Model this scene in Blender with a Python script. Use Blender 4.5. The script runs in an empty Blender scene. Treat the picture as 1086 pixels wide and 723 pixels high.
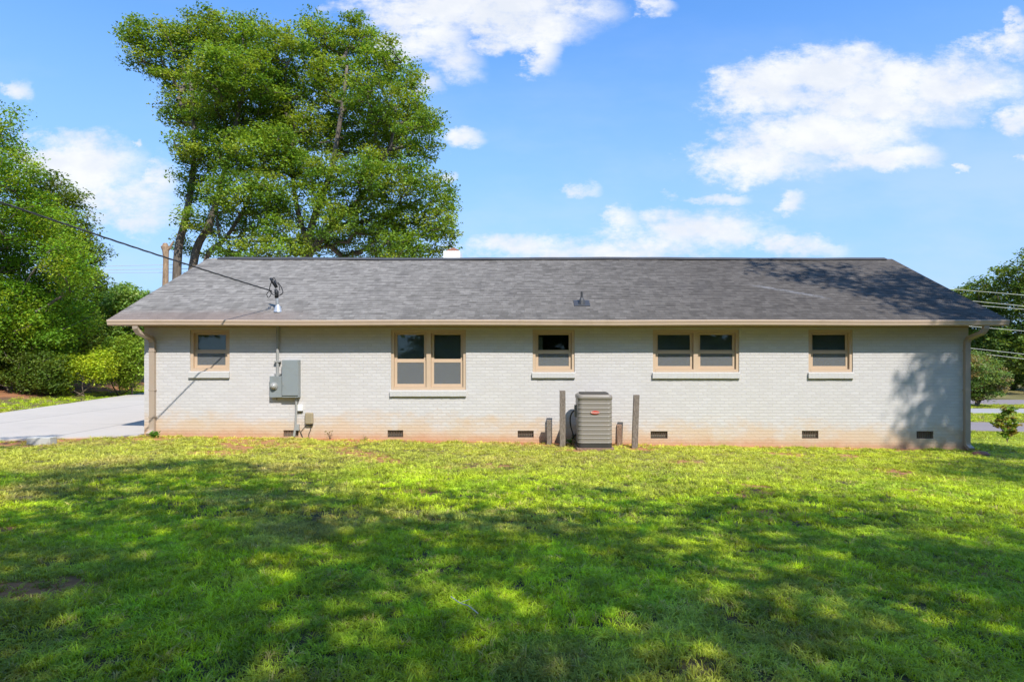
import bpy, bmesh, math, random
import numpy as np
from mathutils import Vector, Matrix

R = math.radians
SC = bpy.context.scene
COL = SC.collection

# ------------------------------------------------------------------ camera
F_PX, CX, HY = 646.0, 556.0, 375.0           # focal length and horizon in photo pixels (1086x723)
W_PX, H_PX = 1086.0, 723.0
CAM_Z = 2.2
cd = bpy.data.cameras.new('camera'); cam = bpy.data.objects.new('camera', cd); COL.objects.link(cam)
cd.sensor_fit = 'HORIZONTAL'; cd.sensor_width = 36.0
cd.lens = F_PX / W_PX * 36.0
cd.shift_x = (W_PX / 2 - CX) / W_PX
cd.shift_y = (HY - H_PX / 2) / W_PX
cd.clip_start = 0.1; cd.clip_end = 3000
cam.location = (0, 0, CAM_Z); cam.rotation_euler = (R(90), 0, 0)
SC.camera = cam

# ------------------------------------------------------------------ light
SUN = Vector((0.5, -1.0, 1.25)).normalized()
SUN_EL = math.asin(SUN.z)
SUN_AZ = math.atan2(SUN.x, SUN.y)             # clockwise from +Y
SUN_STRENGTH, SKY_STRENGTH, EXPOSURE = 3.7, 0.13, 0.80
sd = bpy.data.lights.new('sun', 'SUN'); sun = bpy.data.objects.new('sun', sd); COL.objects.link(sun)
sd.energy = SUN_STRENGTH; sd.angle = R(0.53); sd.color = (1.0, 0.955, 0.88)
sun.rotation_euler = (-SUN).to_track_quat('-Z', 'Y').to_euler(); sun.location = (20, -40, 44)

SC.view_settings.view_transform = 'Standard'; SC.view_settings.look = 'None'
SC.view_settings.exposure = EXPOSURE; SC.view_settings.gamma = 1.0
SC.view_settings.use_curve_mapping = False

# ------------------------------------------------------------------ node helper
class NT:
    def __init__(s, tree):
        s.t = tree; s.n = tree.nodes; s.l = tree.links; s.n.clear()
    def node(s, kind, **kw):
        n = s.n.new(kind)
        for k, v in kw.items(): setattr(n, k, v)
        return n
    def put(s, sock, v):
        if isinstance(v, bpy.types.NodeSocket): s.l.new(v, sock)
        elif v is not None: sock.default_value = v
    def math(s, op, a, b=None, c=None, clamp=False):
        n = s.node('ShaderNodeMath', operation=op, use_clamp=clamp)
        for i, v in enumerate((a, b, c)):
            if v is not None: s.put(n.inputs[i], v)
        return n.outputs[0]
    def mix(s, f, a, b, mode='MIX'):
        n = s.node('ShaderNodeMix', data_type='RGBA', blend_type=mode)
        s.put(n.inputs[0], f)
        for i, v in ((6, a), (7, b)):
            if isinstance(v, tuple) and len(v) == 3: v = v + (1,)
            s.put(n.inputs[i], v)
        return n.outputs[2]
    def ramp(s, f, stops, interp='LINEAR'):
        n = s.node('ShaderNodeValToRGB'); n.color_ramp.interpolation = interp
        e = n.color_ramp.elements
        while len(e) < len(stops): e.new(0.5)
        for el, (p, c) in zip(e, stops):
            el.position = p
            el.color = (c, c, c, 1) if isinstance(c, (int, float)) else tuple(c) + (1,)
        s.put(n.inputs[0], f); return n.outputs[0]
    def smooth(s, f, lo, hi, a=0.0, b=1.0):
        n = s.node('ShaderNodeMapRange', interpolation_type='SMOOTHSTEP')
        s.put(n.inputs[0], f); s.put(n.inputs[1], lo); s.put(n.inputs[2], hi); s.put(n.inputs[3], a); s.put(n.inputs[4], b)
        return n.outputs[0]
    def noise(s, vec, scale, detail=4.0, rough=0.55, dist=0.0, col=False):
        n = s.node('ShaderNodeTexNoise'); s.put(n.inputs['Vector'], vec)
        n.inputs['Scale'].default_value = scale; n.inputs['Detail'].default_value = detail
        n.inputs['Roughness'].default_value = rough; n.inputs['Distortion'].default_value = dist
        return n.outputs[1] if col else n.outputs[0]
    def comb(s, x, y, z=0.0):
        n = s.node('ShaderNodeCombineXYZ'); s.put(n.inputs[0], x); s.put(n.inputs[1], y); s.put(n.inputs[2], z); return n.outputs[0]
    def pos(s):
        g = s.node('ShaderNodeNewGeometry'); x = s.node('ShaderNodeSeparateXYZ'); s.l.new(g.outputs['Position'], x.inputs[0])
        return g.outputs['Position'], x.outputs[0], x.outputs[1], x.outputs[2]

# ------------------------------------------------------------------ world: Nishita sky with clouds
world = bpy.data.worlds.new('World'); SC.world = world; world.use_nodes = True
w = NT(world.node_tree)
sky = w.node('ShaderNodeTexSky', sky_type='NISHITA'); sky.sun_disc = False
sky.sun_elevation = SUN_EL; sky.sun_rotation = SUN_AZ
sky.air_density = 1.0; sky.dust_density = 0.6; sky.ozone_density = 2.0; sky.altitude = 200
tc = w.node('ShaderNodeTexCoord'); sp = w.node('ShaderNodeSeparateXYZ'); w.l.new(tc.outputs['Generated'], sp.inputs[0])
dx, dy, dz = sp.outputs
fy = w.math('MAXIMUM', w.math('ABSOLUTE', dy), 0.05)
u0 = w.math('DIVIDE', dx, fy); v0 = w.math('DIVIDE', dz, fy)
flat = w.comb(u0, w.math('MULTIPLY', v0, 1.7), 0.0)
wn = w.node('ShaderNodeSeparateXYZ'); w.l.new(w.noise(flat, 8.0, 7, 0.66, col=True), wn.inputs[0])
u = w.math('ADD', u0, w.math('MULTIPLY', w.math('SUBTRACT', wn.outputs[0], 0.5), 0.15))
v = w.math('ADD', v0, w.math('MULTIPLY', w.math('SUBTRACT', wn.outputs[1], 0.5), 0.085))
CLOUDS = [(500,6,112,30),(448,34,52,30),(560,30,60,22),(478,64,36,20),(578,58,18,26),(615,12,36,20),(690,6,24,12),(425,20,40,18),
 (490,148,24,9),(478,186,10,6),(455,92,16,12),
 (85,176,62,26),(125,206,64,26),(60,152,34,12),(168,190,22,22),(10,97,16,11),(146,152,6,5),(150,228,44,16),
 (560,264,78,14),(645,266,60,10),(614,204,20,8),(740,246,86,22),(665,228,22,12),(838,262,50,10),(752,208,36,7),(843,216,16,9),
 (808,96,52,26),(880,84,82,26),(985,88,94,26),(935,112,84,24),(880,138,92,26),(808,170,66,20),(935,166,56,13),(1045,92,36,18),
 (1068,50,34,13),(1078,26,12,12),(1080,126,28,16),(1020,178,9,4),(1082,170,10,5)]
best = None
for (px, py, rx, ry) in CLOUDS:
    a = w.math('MULTIPLY', w.math('SUBTRACT', u, (px - CX) / F_PX), F_PX / (rx * 1.18))
    b = w.math('MULTIPLY', w.math('SUBTRACT', v, (HY - py) / F_PX), F_PX / (ry * 1.22))
    q = w.math('SUBTRACT', 1.0, w.math('MULTIPLY_ADD', a, a, w.math('MULTIPLY', b, b)))
    if rx < 45: q = w.math('MULTIPLY_ADD', q, 0.85, -0.22)
    elif py > 195: q = w.math('MULTIPLY_ADD', q, 0.8, -0.1)
    best = q if best is None else w.math('MAXIMUM', best, q)
best = w.math('MAXIMUM', best, -1.2)
fine = w.noise(flat, 16.0, 9, 0.68)
body = w.math('ADD', best, w.math('MULTIPLY', w.math('SUBTRACT', fine, 0.5), 2.9))
dens = w.smooth(body, -0.45, 1.0)
# behind the viewer: ordinary scattered cloud
back = w.smooth(w.noise(tc.outputs['Generated'], 3.0, 7, 0.6), 0.52, 0.68)
dens = w.mix(w.math('GREATER_THAN', dy, 0.02), back, dens)
veil = w.math('MULTIPLY', w.smooth(w.noise(w.comb(u0, w.math('MULTIPLY', v0, 2.6), 3.0), 2.2, 5, 0.6), 0.42, 0.75),
              w.smooth(dz, 0.55, 0.05, 0.05, 0.42))
up = w.math('GREATER_THAN', dz, -0.02)
blue = w.mix(1.0, sky.outputs[0], (0.47, 0.93, 1.36), 'MULTIPLY')
blue = w.mix(w.smooth(dz, 0.62, 0.0, 0.0, 0.85), blue, (2.05, 2.86, 4.35))
shade = w.mix(w.smooth(w.noise(flat, 9.0, 5, 0.6), 0.35, 0.7), (3.75, 3.95, 4.3), (4.5, 4.55, 4.6))
c = w.mix(w.math('MULTIPLY', veil, up), blue, (3.1, 3.7, 4.5))
c = w.mix(w.math('MULTIPLY', w.math('MULTIPLY', dens, 0.96), up), c, shade)
bg = w.node('ShaderNodeBackground'); w.l.new(c, bg.inputs[0]); bg.inputs[1].default_value = SKY_STRENGTH
wo = w.node('ShaderNodeOutputWorld'); w.l.new(bg.outputs[0], wo.inputs[0])

# ------------------------------------------------------------------ object helpers
rng = np.random.default_rng(7)
random.seed(7)
LOC = {}                                       # world location of each thing's base

def tag(o, label=None, cat=None, group=None, kind=None):
    if label: o['label'] = label
    if cat: o['category'] = cat
    if group: o['group'] = group
    if kind: o['kind'] = kind
    return o
def thing(name, label, cat, loc, group=None):
    o = bpy.data.objects.new(name, None); COL.objects.link(o); o.location = loc; o.empty_display_size = 0.2
    LOC[o.name] = Vector(loc); return tag(o, label, cat, group)
def origin_of(o):
    while o.parent: o = o.parent
    return LOC.get(o.name, Vector((0, 0, 0)))

def mesh_obj(name, verts, faces, mat, parent=None, smooth=False, loc=None):
    """verts in world coordinates"""
    me = bpy.data.meshes.new(name)
    off = origin_of(parent) if parent else Vector(loc or (0, 0, 0))
    vs = np.asarray(verts, dtype=np.float64).reshape(-1, 3) - np.array(off)
    if isinstance(faces, np.ndarray):
        n, k = faces.shape
        me.vertices.add(len(vs)); me.vertices.foreach_set('co', vs.ravel())
        me.loops.add(n * k); me.loops.foreach_set('vertex_index', faces.ravel().astype(np.int32))
        me.polygons.add(n); me.polygons.foreach_set('loop_start', np.arange(0, n * k, k, dtype=np.int32))
        me.update(calc_edges=True)
    else:
        me.from_pydata([tuple(p) for p in vs], [], faces)
    if smooth: me.polygons.foreach_set('use_smooth', [True] * len(me.polygons))
    me.materials.append(mat); me.update()
    o = bpy.data.objects.new(name, me); COL.objects.link(o)
    if parent: o.parent = parent
    else: o.location = off; LOC[o.name] = Vector(off)
    return o

class MB:
    def __init__(s): s.v = []; s.f = []
    def add(s, vs, fs):
        k = len(s.v); s.v += [tuple(p) for p in vs]; s.f += [tuple(i + k for i in f) for f in fs]; return s
    def box(s, x0, x1, y0, y1, z0, z1, bev=0.0):
        if x0 > x1: x0, x1 = x1, x0
        if y0 > y1: y0, y1 = y1, y0
        if z0 > z1: z0, z1 = z1, z0
        if bev <= 0:
            vs = [(x, y, z) for z in (z0, z1) for (x, y) in ((x0, y0), (x1, y0), (x1, y1), (x0, y1))]
            return s.add(vs, [(3, 2, 1, 0), (4, 5, 6, 7), (0, 1, 5, 4), (1, 2, 6, 5), (2, 3, 7, 6), (3, 0, 4, 7)])
        bm = bmesh.new(); bmesh.ops.create_cube(bm, size=1.0)
        for p in bm.verts: p.co = Vector(((x0 + x1) / 2 + p.co.x * (x1 - x0), (y0 + y1) / 2 + p.co.y * (y1 - y0), (z0 + z1) / 2 + p.co.z * (z1 - z0)))
        bmesh.ops.bevel(bm, geom=bm.edges[:], offset=bev, segments=2, affect='EDGES', profile=0.5)
        s.bm(bm); return s
    def bm(s, bm, M=None):
        bm.verts.index_update()
        s.add([(M @ p.co if M else p.co) for p in bm.verts], [[q.index for q in f.verts] for f in bm.faces]); bm.free()
    def tube(s, pts, r, n=8, cap=True):
        pts = [Vector(p) for p in pts]; rs = r if isinstance(r, (list, tuple)) else [r] * len(pts)
        k = len(s.v); N = None
        for i, p in enumerate(pts):
            t = (pts[min(i + 1, len(pts) - 1)] - pts[max(i - 1, 0)]).normalized()
            if N is None: N = t.orthogonal().normalized()
            N = (N - t * N.dot(t)).normalized(); B = t.cross(N)
            for j in range(n):
                a = 2 * math.pi * j / n; s.v.append(tuple(p + (N * math.cos(a) + B * math.sin(a)) * rs[i]))
        for i in range(len(pts) - 1):
            for j in range(n):
                a = k + i * n + j; b = k + i * n + (j + 1) % n; s.f.append((a, b, b + n, a + n))
        if cap:
            s.f.append(tuple(k + j for j in range(n))[::-1]); e = k + (len(pts) - 1) * n; s.f.append(tuple(e + j for j in range(n)))
        return s
    def rect_tube(s, pts, hx, hy):
        """downspout: rectangular section swept along a path lying in a plane; pts world"""
        pts = [Vector(p) for p in pts]; k = len(s.v)
        for i, p in enumerate(pts):
            a = (pts[i] - pts[i - 1]).normalized() if i else None
            b = (pts[i + 1] - pts[i]).normalized() if i < len(pts) - 1 else None
            t = ((a or b) + (b or a)).normalized()
            X = Vector((1, 0, 0)); X = (X - t * X.dot(t)).normalized(); Y = t.cross(X).normalized()
            for (sx, sy) in ((-1, -1), (1, -1), (1, 1), (-1, 1)): s.v.append(tuple(p + X * hx * sx + Y * hy * sy))
        for i in range(len(pts) - 1):
            for j in range(4):
                a = k + i * 4 + j; b = k + i * 4 + (j + 1) % 4; s.f.append((a, b, b + 4, a + 4))
        e = k + (len(pts) - 1) * 4; s.f.append((k + 3, k + 2, k + 1, k)); s.f.append((e, e + 1, e + 2, e + 3))
        return s
    def build(s, name, mat, parent=None, smooth=False, loc=None):
        return mesh_obj(name, s.v, s.f, mat, parent, smooth, loc)

def at(px, py, d):                               # photo pixel at depth d -> world point
    return Vector(((px - CX) / F_PX * d, d, CAM_Z + (HY - py) / F_PX * d))

# ------------------------------------------------------------------ value noise for terrain and lawn
_tab = np.random.default_rng(3).random((256, 256))
def vnoise(x, y, s):
    x = np.asarray(x, float) * s + 1000; y = np.asarray(y, float) * s + 1000
    xi = np.floor(x).astype(int); yi = np.floor(y).astype(int); fx = x - xi; fy = y - yi
    fx = fx * fx * (3 - 2 * fx); fy = fy * fy * (3 - 2 * fy)
    g = lambda a, b: _tab[a % 256, b % 256]
    return (g(xi, yi) * (1 - fx) + g(xi + 1, yi) * fx) * (1 - fy) + (g(xi, yi + 1) * (1 - fx) + g(xi + 1, yi + 1) * fx) * fy
def fbm(x, y, s, o=4):
    t = 0; a = 0.5; n = 0
    for i in range(o): t = t + a * vnoise(x + 17 * i, y - 9 * i, s); n += a; a *= 0.5; s *= 2.07
    return t / n
def sst(a, b, x):
    t = np.clip((np.asarray(x, float) - a) / (b - a), 0, 1); return t * t * (3 - 2 * t)

DRIVE_W = lambda y: -15.6 - (np.asarray(y, float) - 13) * 0.17      # outer edge of the driveway
def drive_near(x): return 14.75 + (np.asarray(x, float) + 9.3) * 0.46   # near end of the driveway
def ground(x, y):
    x = np.asarray(x, float); y = np.asarray(y, float)
    z = 0.2 - 0.0177 * (np.clip(x, -14, 16) + 9.3)
    z = z + 0.5 * sst(13.0, 3.0, y)
    z = z - 1.02 * sst(14.5, 25, y) * sst(8, 14, x)
    z = z + 0.105 * np.clip(DRIVE_W(y) - 0.6 - x, 0, 22) * sst(8, 15, y)
    dist = np.hypot(x, y)
    z = z + 0.02 * (fbm(x, y, 0.9, 3) - 0.5) * sst(60, 20, dist)
    return z
def gz(x, y): return float(ground(x, y))

# ------------------------------------------------------------------ materials
def mat_new(name):
    m = bpy.data.materials.new(name); m.use_nodes = True; t = NT(m.node_tree)
    p = t.node('ShaderNodeBsdfPrincipled'); o = t.node('ShaderNodeOutputMaterial'); t.l.new(p.outputs[0], o.inputs[0])
    return m, t, p, o
def bump(t, p, h, dist=0.01, strength=1.0):
    b = t.node('ShaderNodeBump'); t.put(b.inputs['Height'], h); b.inputs['Distance'].default_value = dist; b.inputs['Strength'].default_value = strength
    t.l.new(b.outputs[0], p.inputs['Normal'])
def plain(name, col, rough=0.6, var=0.12, scale=6.0, metal=0.0, bmp=0.0, spec=0.4, dirt=None):
    m, t, p, o = mat_new(name); P, x, y, z = t.pos()
    n = t.noise(P, scale, 5, 0.6)
    c = t.mix(n, tuple(q * (1 - var) for q in col), tuple(min(1, q * (1 + var)) for q in col))
    if dirt:
        c = t.mix(t.math('MULTIPLY', t.smooth(t.noise(P, scale * 0.6, 7, 0.7), 0.5, 0.72), 0.6), c, dirt)
    t.put(p.inputs['Base Color'], c); p.inputs['Roughness'].default_value = rough; p.inputs['Metallic'].default_value = metal
    p.inputs['Specular IOR Level'].default_value = spec
    if bmp: bump(t, p, t.noise(P, scale * 6, 5, 0.7), bmp)
    return m

def brick_mat():
    m, t, p, o = mat_new('painted_brick'); P, x, y, z = t.pos()
    br = t.node('ShaderNodeTexBrick'); t.put(br.inputs['Vector'], t.comb(t.math('ADD', x, y), z))
    br.inputs['Scale'].default_value = 1; br.inputs['Brick Width'].default_value = 0.213; br.inputs['Row Height'].default_value = 0.0745
    br.inputs['Mortar Size'].default_value = 0.0075; br.inputs['Mortar Smooth'].default_value = 0.25; br.inputs['Bias'].default_value = 0
    br.inputs['Color1'].default_value = (0.0, 0, 0, 1); br.inputs['Color2'].default_value = (1, 1, 1, 1); br.inputs['Mortar'].default_value = (0.5, 0.5, 0.5, 1)
    fac = br.outputs['Fac']
    n1 = t.noise(P, 1.3, 5, 0.6); n2 = t.noise(P, 30, 4, 0.6)
    base = t.mix(br.outputs['Color'], (0.51, 0.485, 0.472), (0.56, 0.535, 0.522))
    base = t.mix(t.math('MULTIPLY', t.smooth(n1, 0.4, 0.7), 0.25), base, (0.49, 0.46, 0.42))
    base = t.mix(t.math('MULTIPLY', fac, 0.16), base, (0.42, 0.39, 0.36))
    course = t.math('MULTIPLY', t.smooth(t.math('ABSOLUTE', t.math('SUBTRACT', t.math('FRACT', t.math('DIVIDE', z, 0.0745)), 0.0)), 0.14, 0.02), t.smooth(t.noise(t.comb(x, t.math('MULTIPLY', z, 9.0), y), 3.2, 4, 0.6), 0.42, 0.68))
    base = t.mix(t.math('MULTIPLY', course, 0.38), base, (0.33, 0.31, 0.29))
    # worn specks where the paint is thin
    base = t.mix(t.math('MULTIPLY', t.smooth(t.noise(P, 55, 3, 0.5), 0.66, 0.74), 0.35), base, (0.42, 0.32, 0.25))
    # red clay splashed up from the ground
    gl = t.math('MULTIPLY_ADD', x, 0.0177, z)                       # height above the sloping ground
    h = t.math('SUBTRACT', gl, 0.035)
    nn = t.noise(t.comb(x, t.math('MULTIPLY', z, 1.8), y), 1.2, 9, 0.72)
    reach = t.math('MULTIPLY_ADD', nn, 1.7, -0.25)
    s1 = t.smooth(t.math('SUBTRACT', reach, h), -0.12, 0.42)
    s2 = t.smooth(t.math('SUBTRACT', t.math('MULTIPLY_ADD', t.noise(P, 2.5, 6, 0.7), 0.42, 0.0), h), -0.05, 0.22)
    base = t.mix(t.math('MULTIPLY', s1, 0.72), base, (0.55, 0.385, 0.235))
    base = t.mix(t.math('MULTIPLY', s2, 0.7), base, (0.46, 0.24, 0.12))
    t.put(p.inputs['Base Color'], base); p.inputs['Roughness'].default_value = 0.62; p.inputs['Specular IOR Level'].default_value = 0.3
    hgt = t.math('ADD', t.math('MULTIPLY', fac, -1.0), t.math('ADD', t.math('MULTIPLY', n2, 0.5), t.math('MULTIPLY', br.outputs['Color'], 0.15)))
    bump(t, p, hgt, 0.0038)
    return m

def shingle_mat():
    m, t, p, o = mat_new('asphalt_shingle'); P, x, y, z = t.pos()
    s = t.math('MULTIPLY', y, 1.104)
    def lay(width, seed):
        br = t.node('ShaderNodeTexBrick'); t.put(br.inputs['Vector'], t.comb(t.math('ADD', x, seed), s))
        br.offset = 0.37; br.offset_frequency = 3; br.squash = 1.35; br.squash_frequency = 2
        br.inputs['Scale'].default_value = 1; br.inputs['Brick Width'].default_value = width; br.inputs['Row Height'].default_value = 0.135
        br.inputs['Mortar Size'].default_value = 0.007; br.inputs['Mortar Smooth'].default_value = 0.3
        br.inputs['Color1'].default_value = (0, 0, 0, 1); br.inputs['Color2'].default_value = (1, 1, 1, 1); br.inputs['Mortar'].default_value = (0.35,) * 3 + (1,)
        return br
    a = lay(0.20, 0.0); b = lay(0.125, 3.7)
    k = t.math('MULTIPLY_ADD', a.outputs['Color'], 0.65, t.math('MULTIPLY', b.outputs['Color'], 0.45))
    k = t.math('ADD', k, t.math('MULTIPLY', t.math('SUBTRACT', t.noise(t.comb(x, t.math('MULTIPLY', s, 3.2)), 11, 5, 0.75), 0.5), 0.7))
    base = t.ramp(k, [(0.0, (0.135, 0.127, 0.116)), (0.5, (0.195, 0.183, 0.168)), (1.0, (0.265, 0.249, 0.229))])
    # weathering: paler towards the left, browner towards the right and along the lower left edge
    rowl = t.math('MULTIPLY', t.smooth(t.math('FRACT', t.math('DIVIDE', s, 0.135)), 0.42, 0.10), t.smooth(t.noise(t.comb(x, t.math('MULTIPLY', s, 7.4)), 3.4, 3, 0.6), 0.34, 0.56))
    base = t.mix(t.math('MULTIPLY', rowl, 0.72), base, (0.05, 0.042, 0.04))
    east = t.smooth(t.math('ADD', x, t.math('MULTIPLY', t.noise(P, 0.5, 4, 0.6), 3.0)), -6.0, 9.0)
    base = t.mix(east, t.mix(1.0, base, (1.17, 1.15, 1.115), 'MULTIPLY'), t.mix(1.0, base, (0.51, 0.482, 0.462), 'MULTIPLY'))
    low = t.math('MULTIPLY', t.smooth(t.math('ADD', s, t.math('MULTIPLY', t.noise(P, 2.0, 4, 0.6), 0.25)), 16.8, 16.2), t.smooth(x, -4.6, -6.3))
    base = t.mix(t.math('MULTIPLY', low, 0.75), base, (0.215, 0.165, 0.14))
    base = t.mix(t.math('MULTIPLY', t.smooth(t.noise(t.comb(x, t.math('MULTIPLY', s, 0.35)), 1.5, 6, 0.6), 0.5, 0.75), 0.35), base, (0.06, 0.055, 0.055))
    # one pale rub mark running down the slope
    d = t.math('ABSOLUTE', t.math('ADD', t.math('SUBTRACT', s, 17.95), t.math('MULTIPLY', t.math('SUBTRACT', x, 7.0), 0.62)))
    rub = t.math('MULTIPLY', t.smooth(d, 0.16, 0.02), t.math('MULTIPLY', t.smooth(t.math('ABSOLUTE', t.math('SUBTRACT', x, 7.05)), 1.0, 0.6), t.smooth(t.noise(P, 9, 4, 0.7), 0.35, 0.6)))
    base = t.mix(t.math('MULTIPLY', rub, 0.5), base, (0.26, 0.26, 0.27))
    grit = t.noise(P, 180, 2, 0.5)
    base = t.mix(1.0, base, t.mix(grit, (0.75,) * 3, (1.25,) * 3), 'MULTIPLY')
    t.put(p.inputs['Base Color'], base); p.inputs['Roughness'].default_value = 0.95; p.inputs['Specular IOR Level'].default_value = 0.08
    saw = t.math('FRACT', t.math('DIVIDE', s, 0.135))
    hgt = t.math('ADD', t.math('MULTIPLY', saw, -1.0), t.math('ADD', t.math('MULTIPLY', grit, 0.35), t.math('MULTIPLY', k, 0.5)))
    bump(t, p, hgt, 0.016)
    return m

def attr_leaf_mat(name, transl=0.35, rough=0.45, kind='GEOMETRY', spec=0.35):
    m, t, p, o = mat_new(name)
    a = t.node('ShaderNodeAttribute', attribute_name='tint', attribute_type=kind)
    t.put(p.inputs['Base Color'], a.outputs['Color']); p.inputs['Roughness'].default_value = rough; p.inputs['Specular IOR Level'].default_value = spec
    tr = t.node('ShaderNodeBsdfTranslucent'); t.put(tr.inputs[0], t.mix(1.0, a.outputs['Color'], (1.5, 1.35, 0.55), 'MULTIPLY'))
    mx = t.node('ShaderNodeMixShader'); mx.inputs[0].default_value = transl
    t.l.new(p.outputs[0], mx.inputs[1]); t.l.new(tr.outputs[0], mx.inputs[2]); t.l.new(mx.outputs[0], o.inputs[0])
    return m

def bark_mat(name, c0, c1, scale=5):
    m, t, p, o = mat_new(name); P, x, y, z = t.pos()
    n = t.noise(t.comb(t.math('MULTIPLY', x, 3.0), t.math('MULTIPLY', y, 3.0), z), scale, 6, 0.7)
    t.put(p.inputs['Base Color'], t.ramp(n, [(0.3, c0), (0.7, c1)])); p.inputs['Roughness'].default_value = 0.9
    bump(t, p, n, 0.03); return m

def ground_mat():
    m, t, p, o = mat_new('lawn_soil'); P, x, y, z = t.pos()
    a = t.node('ShaderNodeAttribute', attribute_name='tint', attribute_type='GEOMETRY')
    n = t.noise(P, 14, 7, 0.7); n2 = t.noise(P, 2.2, 5, 0.65)
    c = t.mix(1.0, a.outputs['Color'], t.mix(n, (0.55, 0.55, 0.55), (1.45, 1.42, 1.38)), 'MULTIPLY')
    c = t.mix(1.0, c, t.mix(n2, (0.8, 0.8, 0.8), (1.2, 1.2, 1.2)), 'MULTIPLY')
    t.put(p.inputs['Base Color'], c); p.inputs['Roughness'].default_value = 0.95; p.inputs['Specular IOR Level'].default_value = 0.15
    bump(t, p, n, 0.03); return m

def paving_mat(name, c0, c1, joint=0.0, stain=(0.3, 0.27, 0.24), bd=0.004):
    m, t, p, o = mat_new(name); P, x, y, z = t.pos()
    n = t.noise(P, 0.6, 6, 0.6); g = t.noise(P, 60, 3, 0.6)
    c = t.mix(n, c0, c1)
    c = t.mix(t.math('MULTIPLY', t.smooth(t.noise(P, 1.7, 7, 0.7), 0.52, 0.75), 0.45), c, stain)
    c = t.mix(1.0, c, t.mix(g, (0.86,) * 3, (1.14,) * 3), 'MULTIPLY')
    if joint:
        fr = t.math('FRACT', t.math('DIVIDE', t.math('ADD', y, 0.9), joint)); e = t.smooth(t.math('ABSOLUTE', t.math('SUBTRACT', fr, 0.5)), 0.0, 0.006, 1, 0)
        fx = t.math('FRACT', t.math('DIVIDE', t.math('ADD', x, 12.6), joint)); e2 = t.smooth(t.math('ABSOLUTE', t.math('SUBTRACT', fx, 0.5)), 0.0, 0.012, 1, 0)
        c = t.mix(t.math('MULTIPLY', t.math('MAXIMUM', e, e2), 0.75), c, (0.12, 0.11, 0.10))
    t.put(p.inputs['Base Color'], c); p.inputs['Roughness'].default_value = 0.85; bump(t, p, g, bd); return m

def glass_mat():
    m, t, p, o = mat_new('window_glass'); P, x, y, z = t.pos()
    gl = t.node('ShaderNodeBsdfGlossy'); gl.inputs['Roughness'].default_value = 0.02; gl.inputs[0].default_value = (0.9, 0.95, 0.95, 1)
    b = t.node('ShaderNodeBump'); t.put(b.inputs['Height'], t.noise(P, 1.6, 2, 0.5)); b.inputs['Distance'].default_value = 0.003; t.l.new(b.outputs[0], gl.inputs['Normal'])
    tr = t.node('ShaderNodeBsdfTransparent'); tr.inputs[0].default_value = (0.72, 0.75, 0.73, 1)
    fr = t.node('ShaderNodeFresnel'); fr.inputs[0].default_value = 1.5
    mx = t.node('ShaderNodeMixShader'); t.l.new(fr.outputs[0], mx.inputs[0]); t.l.new(tr.outputs[0], mx.inputs[1]); t.l.new(gl.outputs[0], mx.inputs[2]); t.l.new(mx.outputs[0], o.inputs[0])
    return m
def screen_mat():
    m, t, p, o = mat_new('insect_screen')
    p.inputs['Base Color'].default_value = (0.24, 0.25, 0.26, 1); p.inputs['Roughness'].default_value = 0.6
    tr = t.node('ShaderNodeBsdfTransparent'); mx = t.node('ShaderNodeMixShader'); mx.inputs[0].default_value = 0.34
    t.l.new(tr.outputs[0], mx.inputs[1]); t.l.new(p.outputs[0], mx.inputs[2]); t.l.new(mx.outputs[0], o.inputs[0]); return m

M = {}
M['brick'] = brick_mat(); M['shingle'] = shingle_mat()
M['trim'] = plain('tan_trim_paint', (0.52, 0.385, 0.27), 0.45, 0.06, 3)
M['gutter'] = plain('tan_gutter', (0.55, 0.415, 0.31), 0.38, 0.07, 2, dirt=(0.40, 0.30, 0.21))
M['spout'] = plain('tan_downspout', (0.38, 0.30, 0.23), 0.4, 0.08, 3, dirt=(0.38, 0.28, 0.2))
M['soffit'] = plain('soffit_paint', (0.42, 0.31, 0.19), 0.6, 0.06, 3)
M['sillbrick'] = plain('painted_sill', (0.50, 0.482, 0.462), 0.6, 0.06, 12, bmp=0.002)
M['ridge'] = plain('ridge_cap', (0.055, 0.055, 0.06), 0.9, 0.25, 9, bmp=0.005)
M['glass'] = glass_mat(); M['screen'] = screen_mat()
M['dark'] = plain('room_interior', (0.20, 0.20, 0.165), 0.9)
M['blind'] = plain('window_blind', (0.75, 0.76, 0.76), 0.6, 0.05)
M['lace'] = plain('curtain_cloth', (0.55, 0.56, 0.52), 0.8, 0.6, 28)
M['iron'] = plain('vent_iron', (0.13, 0.085, 0.062), 0.6, 0.3, 20)
M['grey'] = plain('grey_enamel', (0.225, 0.25, 0.255), 0.42, 0.06, 5, dirt=(0.2, 0.2, 0.18))
M['pipe'] = plain('grey_pipe', (0.30, 0.30, 0.29), 0.45, 0.12, 8)
M['galv'] = plain('galvanised_pipe', (0.48, 0.50, 0.53), 0.35, 0.12, 12, metal=0.4)
M['black'] = plain('black_rubber', (0.018, 0.018, 0.02), 0.5, 0.2, 20)
M['wire'] = plain('weathered_cable', (0.05, 0.05, 0.052), 0.5, 0.2, 8)
M['palewire'] = plain('aluminium_cable', (0.45, 0.46, 0.38), 0.5, 0.1, 1)
M['tanbox'] = plain('tan_plastic', (0.30, 0.245, 0.16), 0.5, 0.1, 8)
M['whitebox'] = plain('white_plastic', (0.75, 0.74, 0.70), 0.4, 0.05, 8)
M['wood'] = bark_mat('weathered_timber', (0.12, 0.095, 0.075), (0.27, 0.22, 0.18), 9)
M['woodred'] = bark_mat('reddish_timber', (0.17, 0.10, 0.065), (0.32, 0.20, 0.14), 9)
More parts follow.
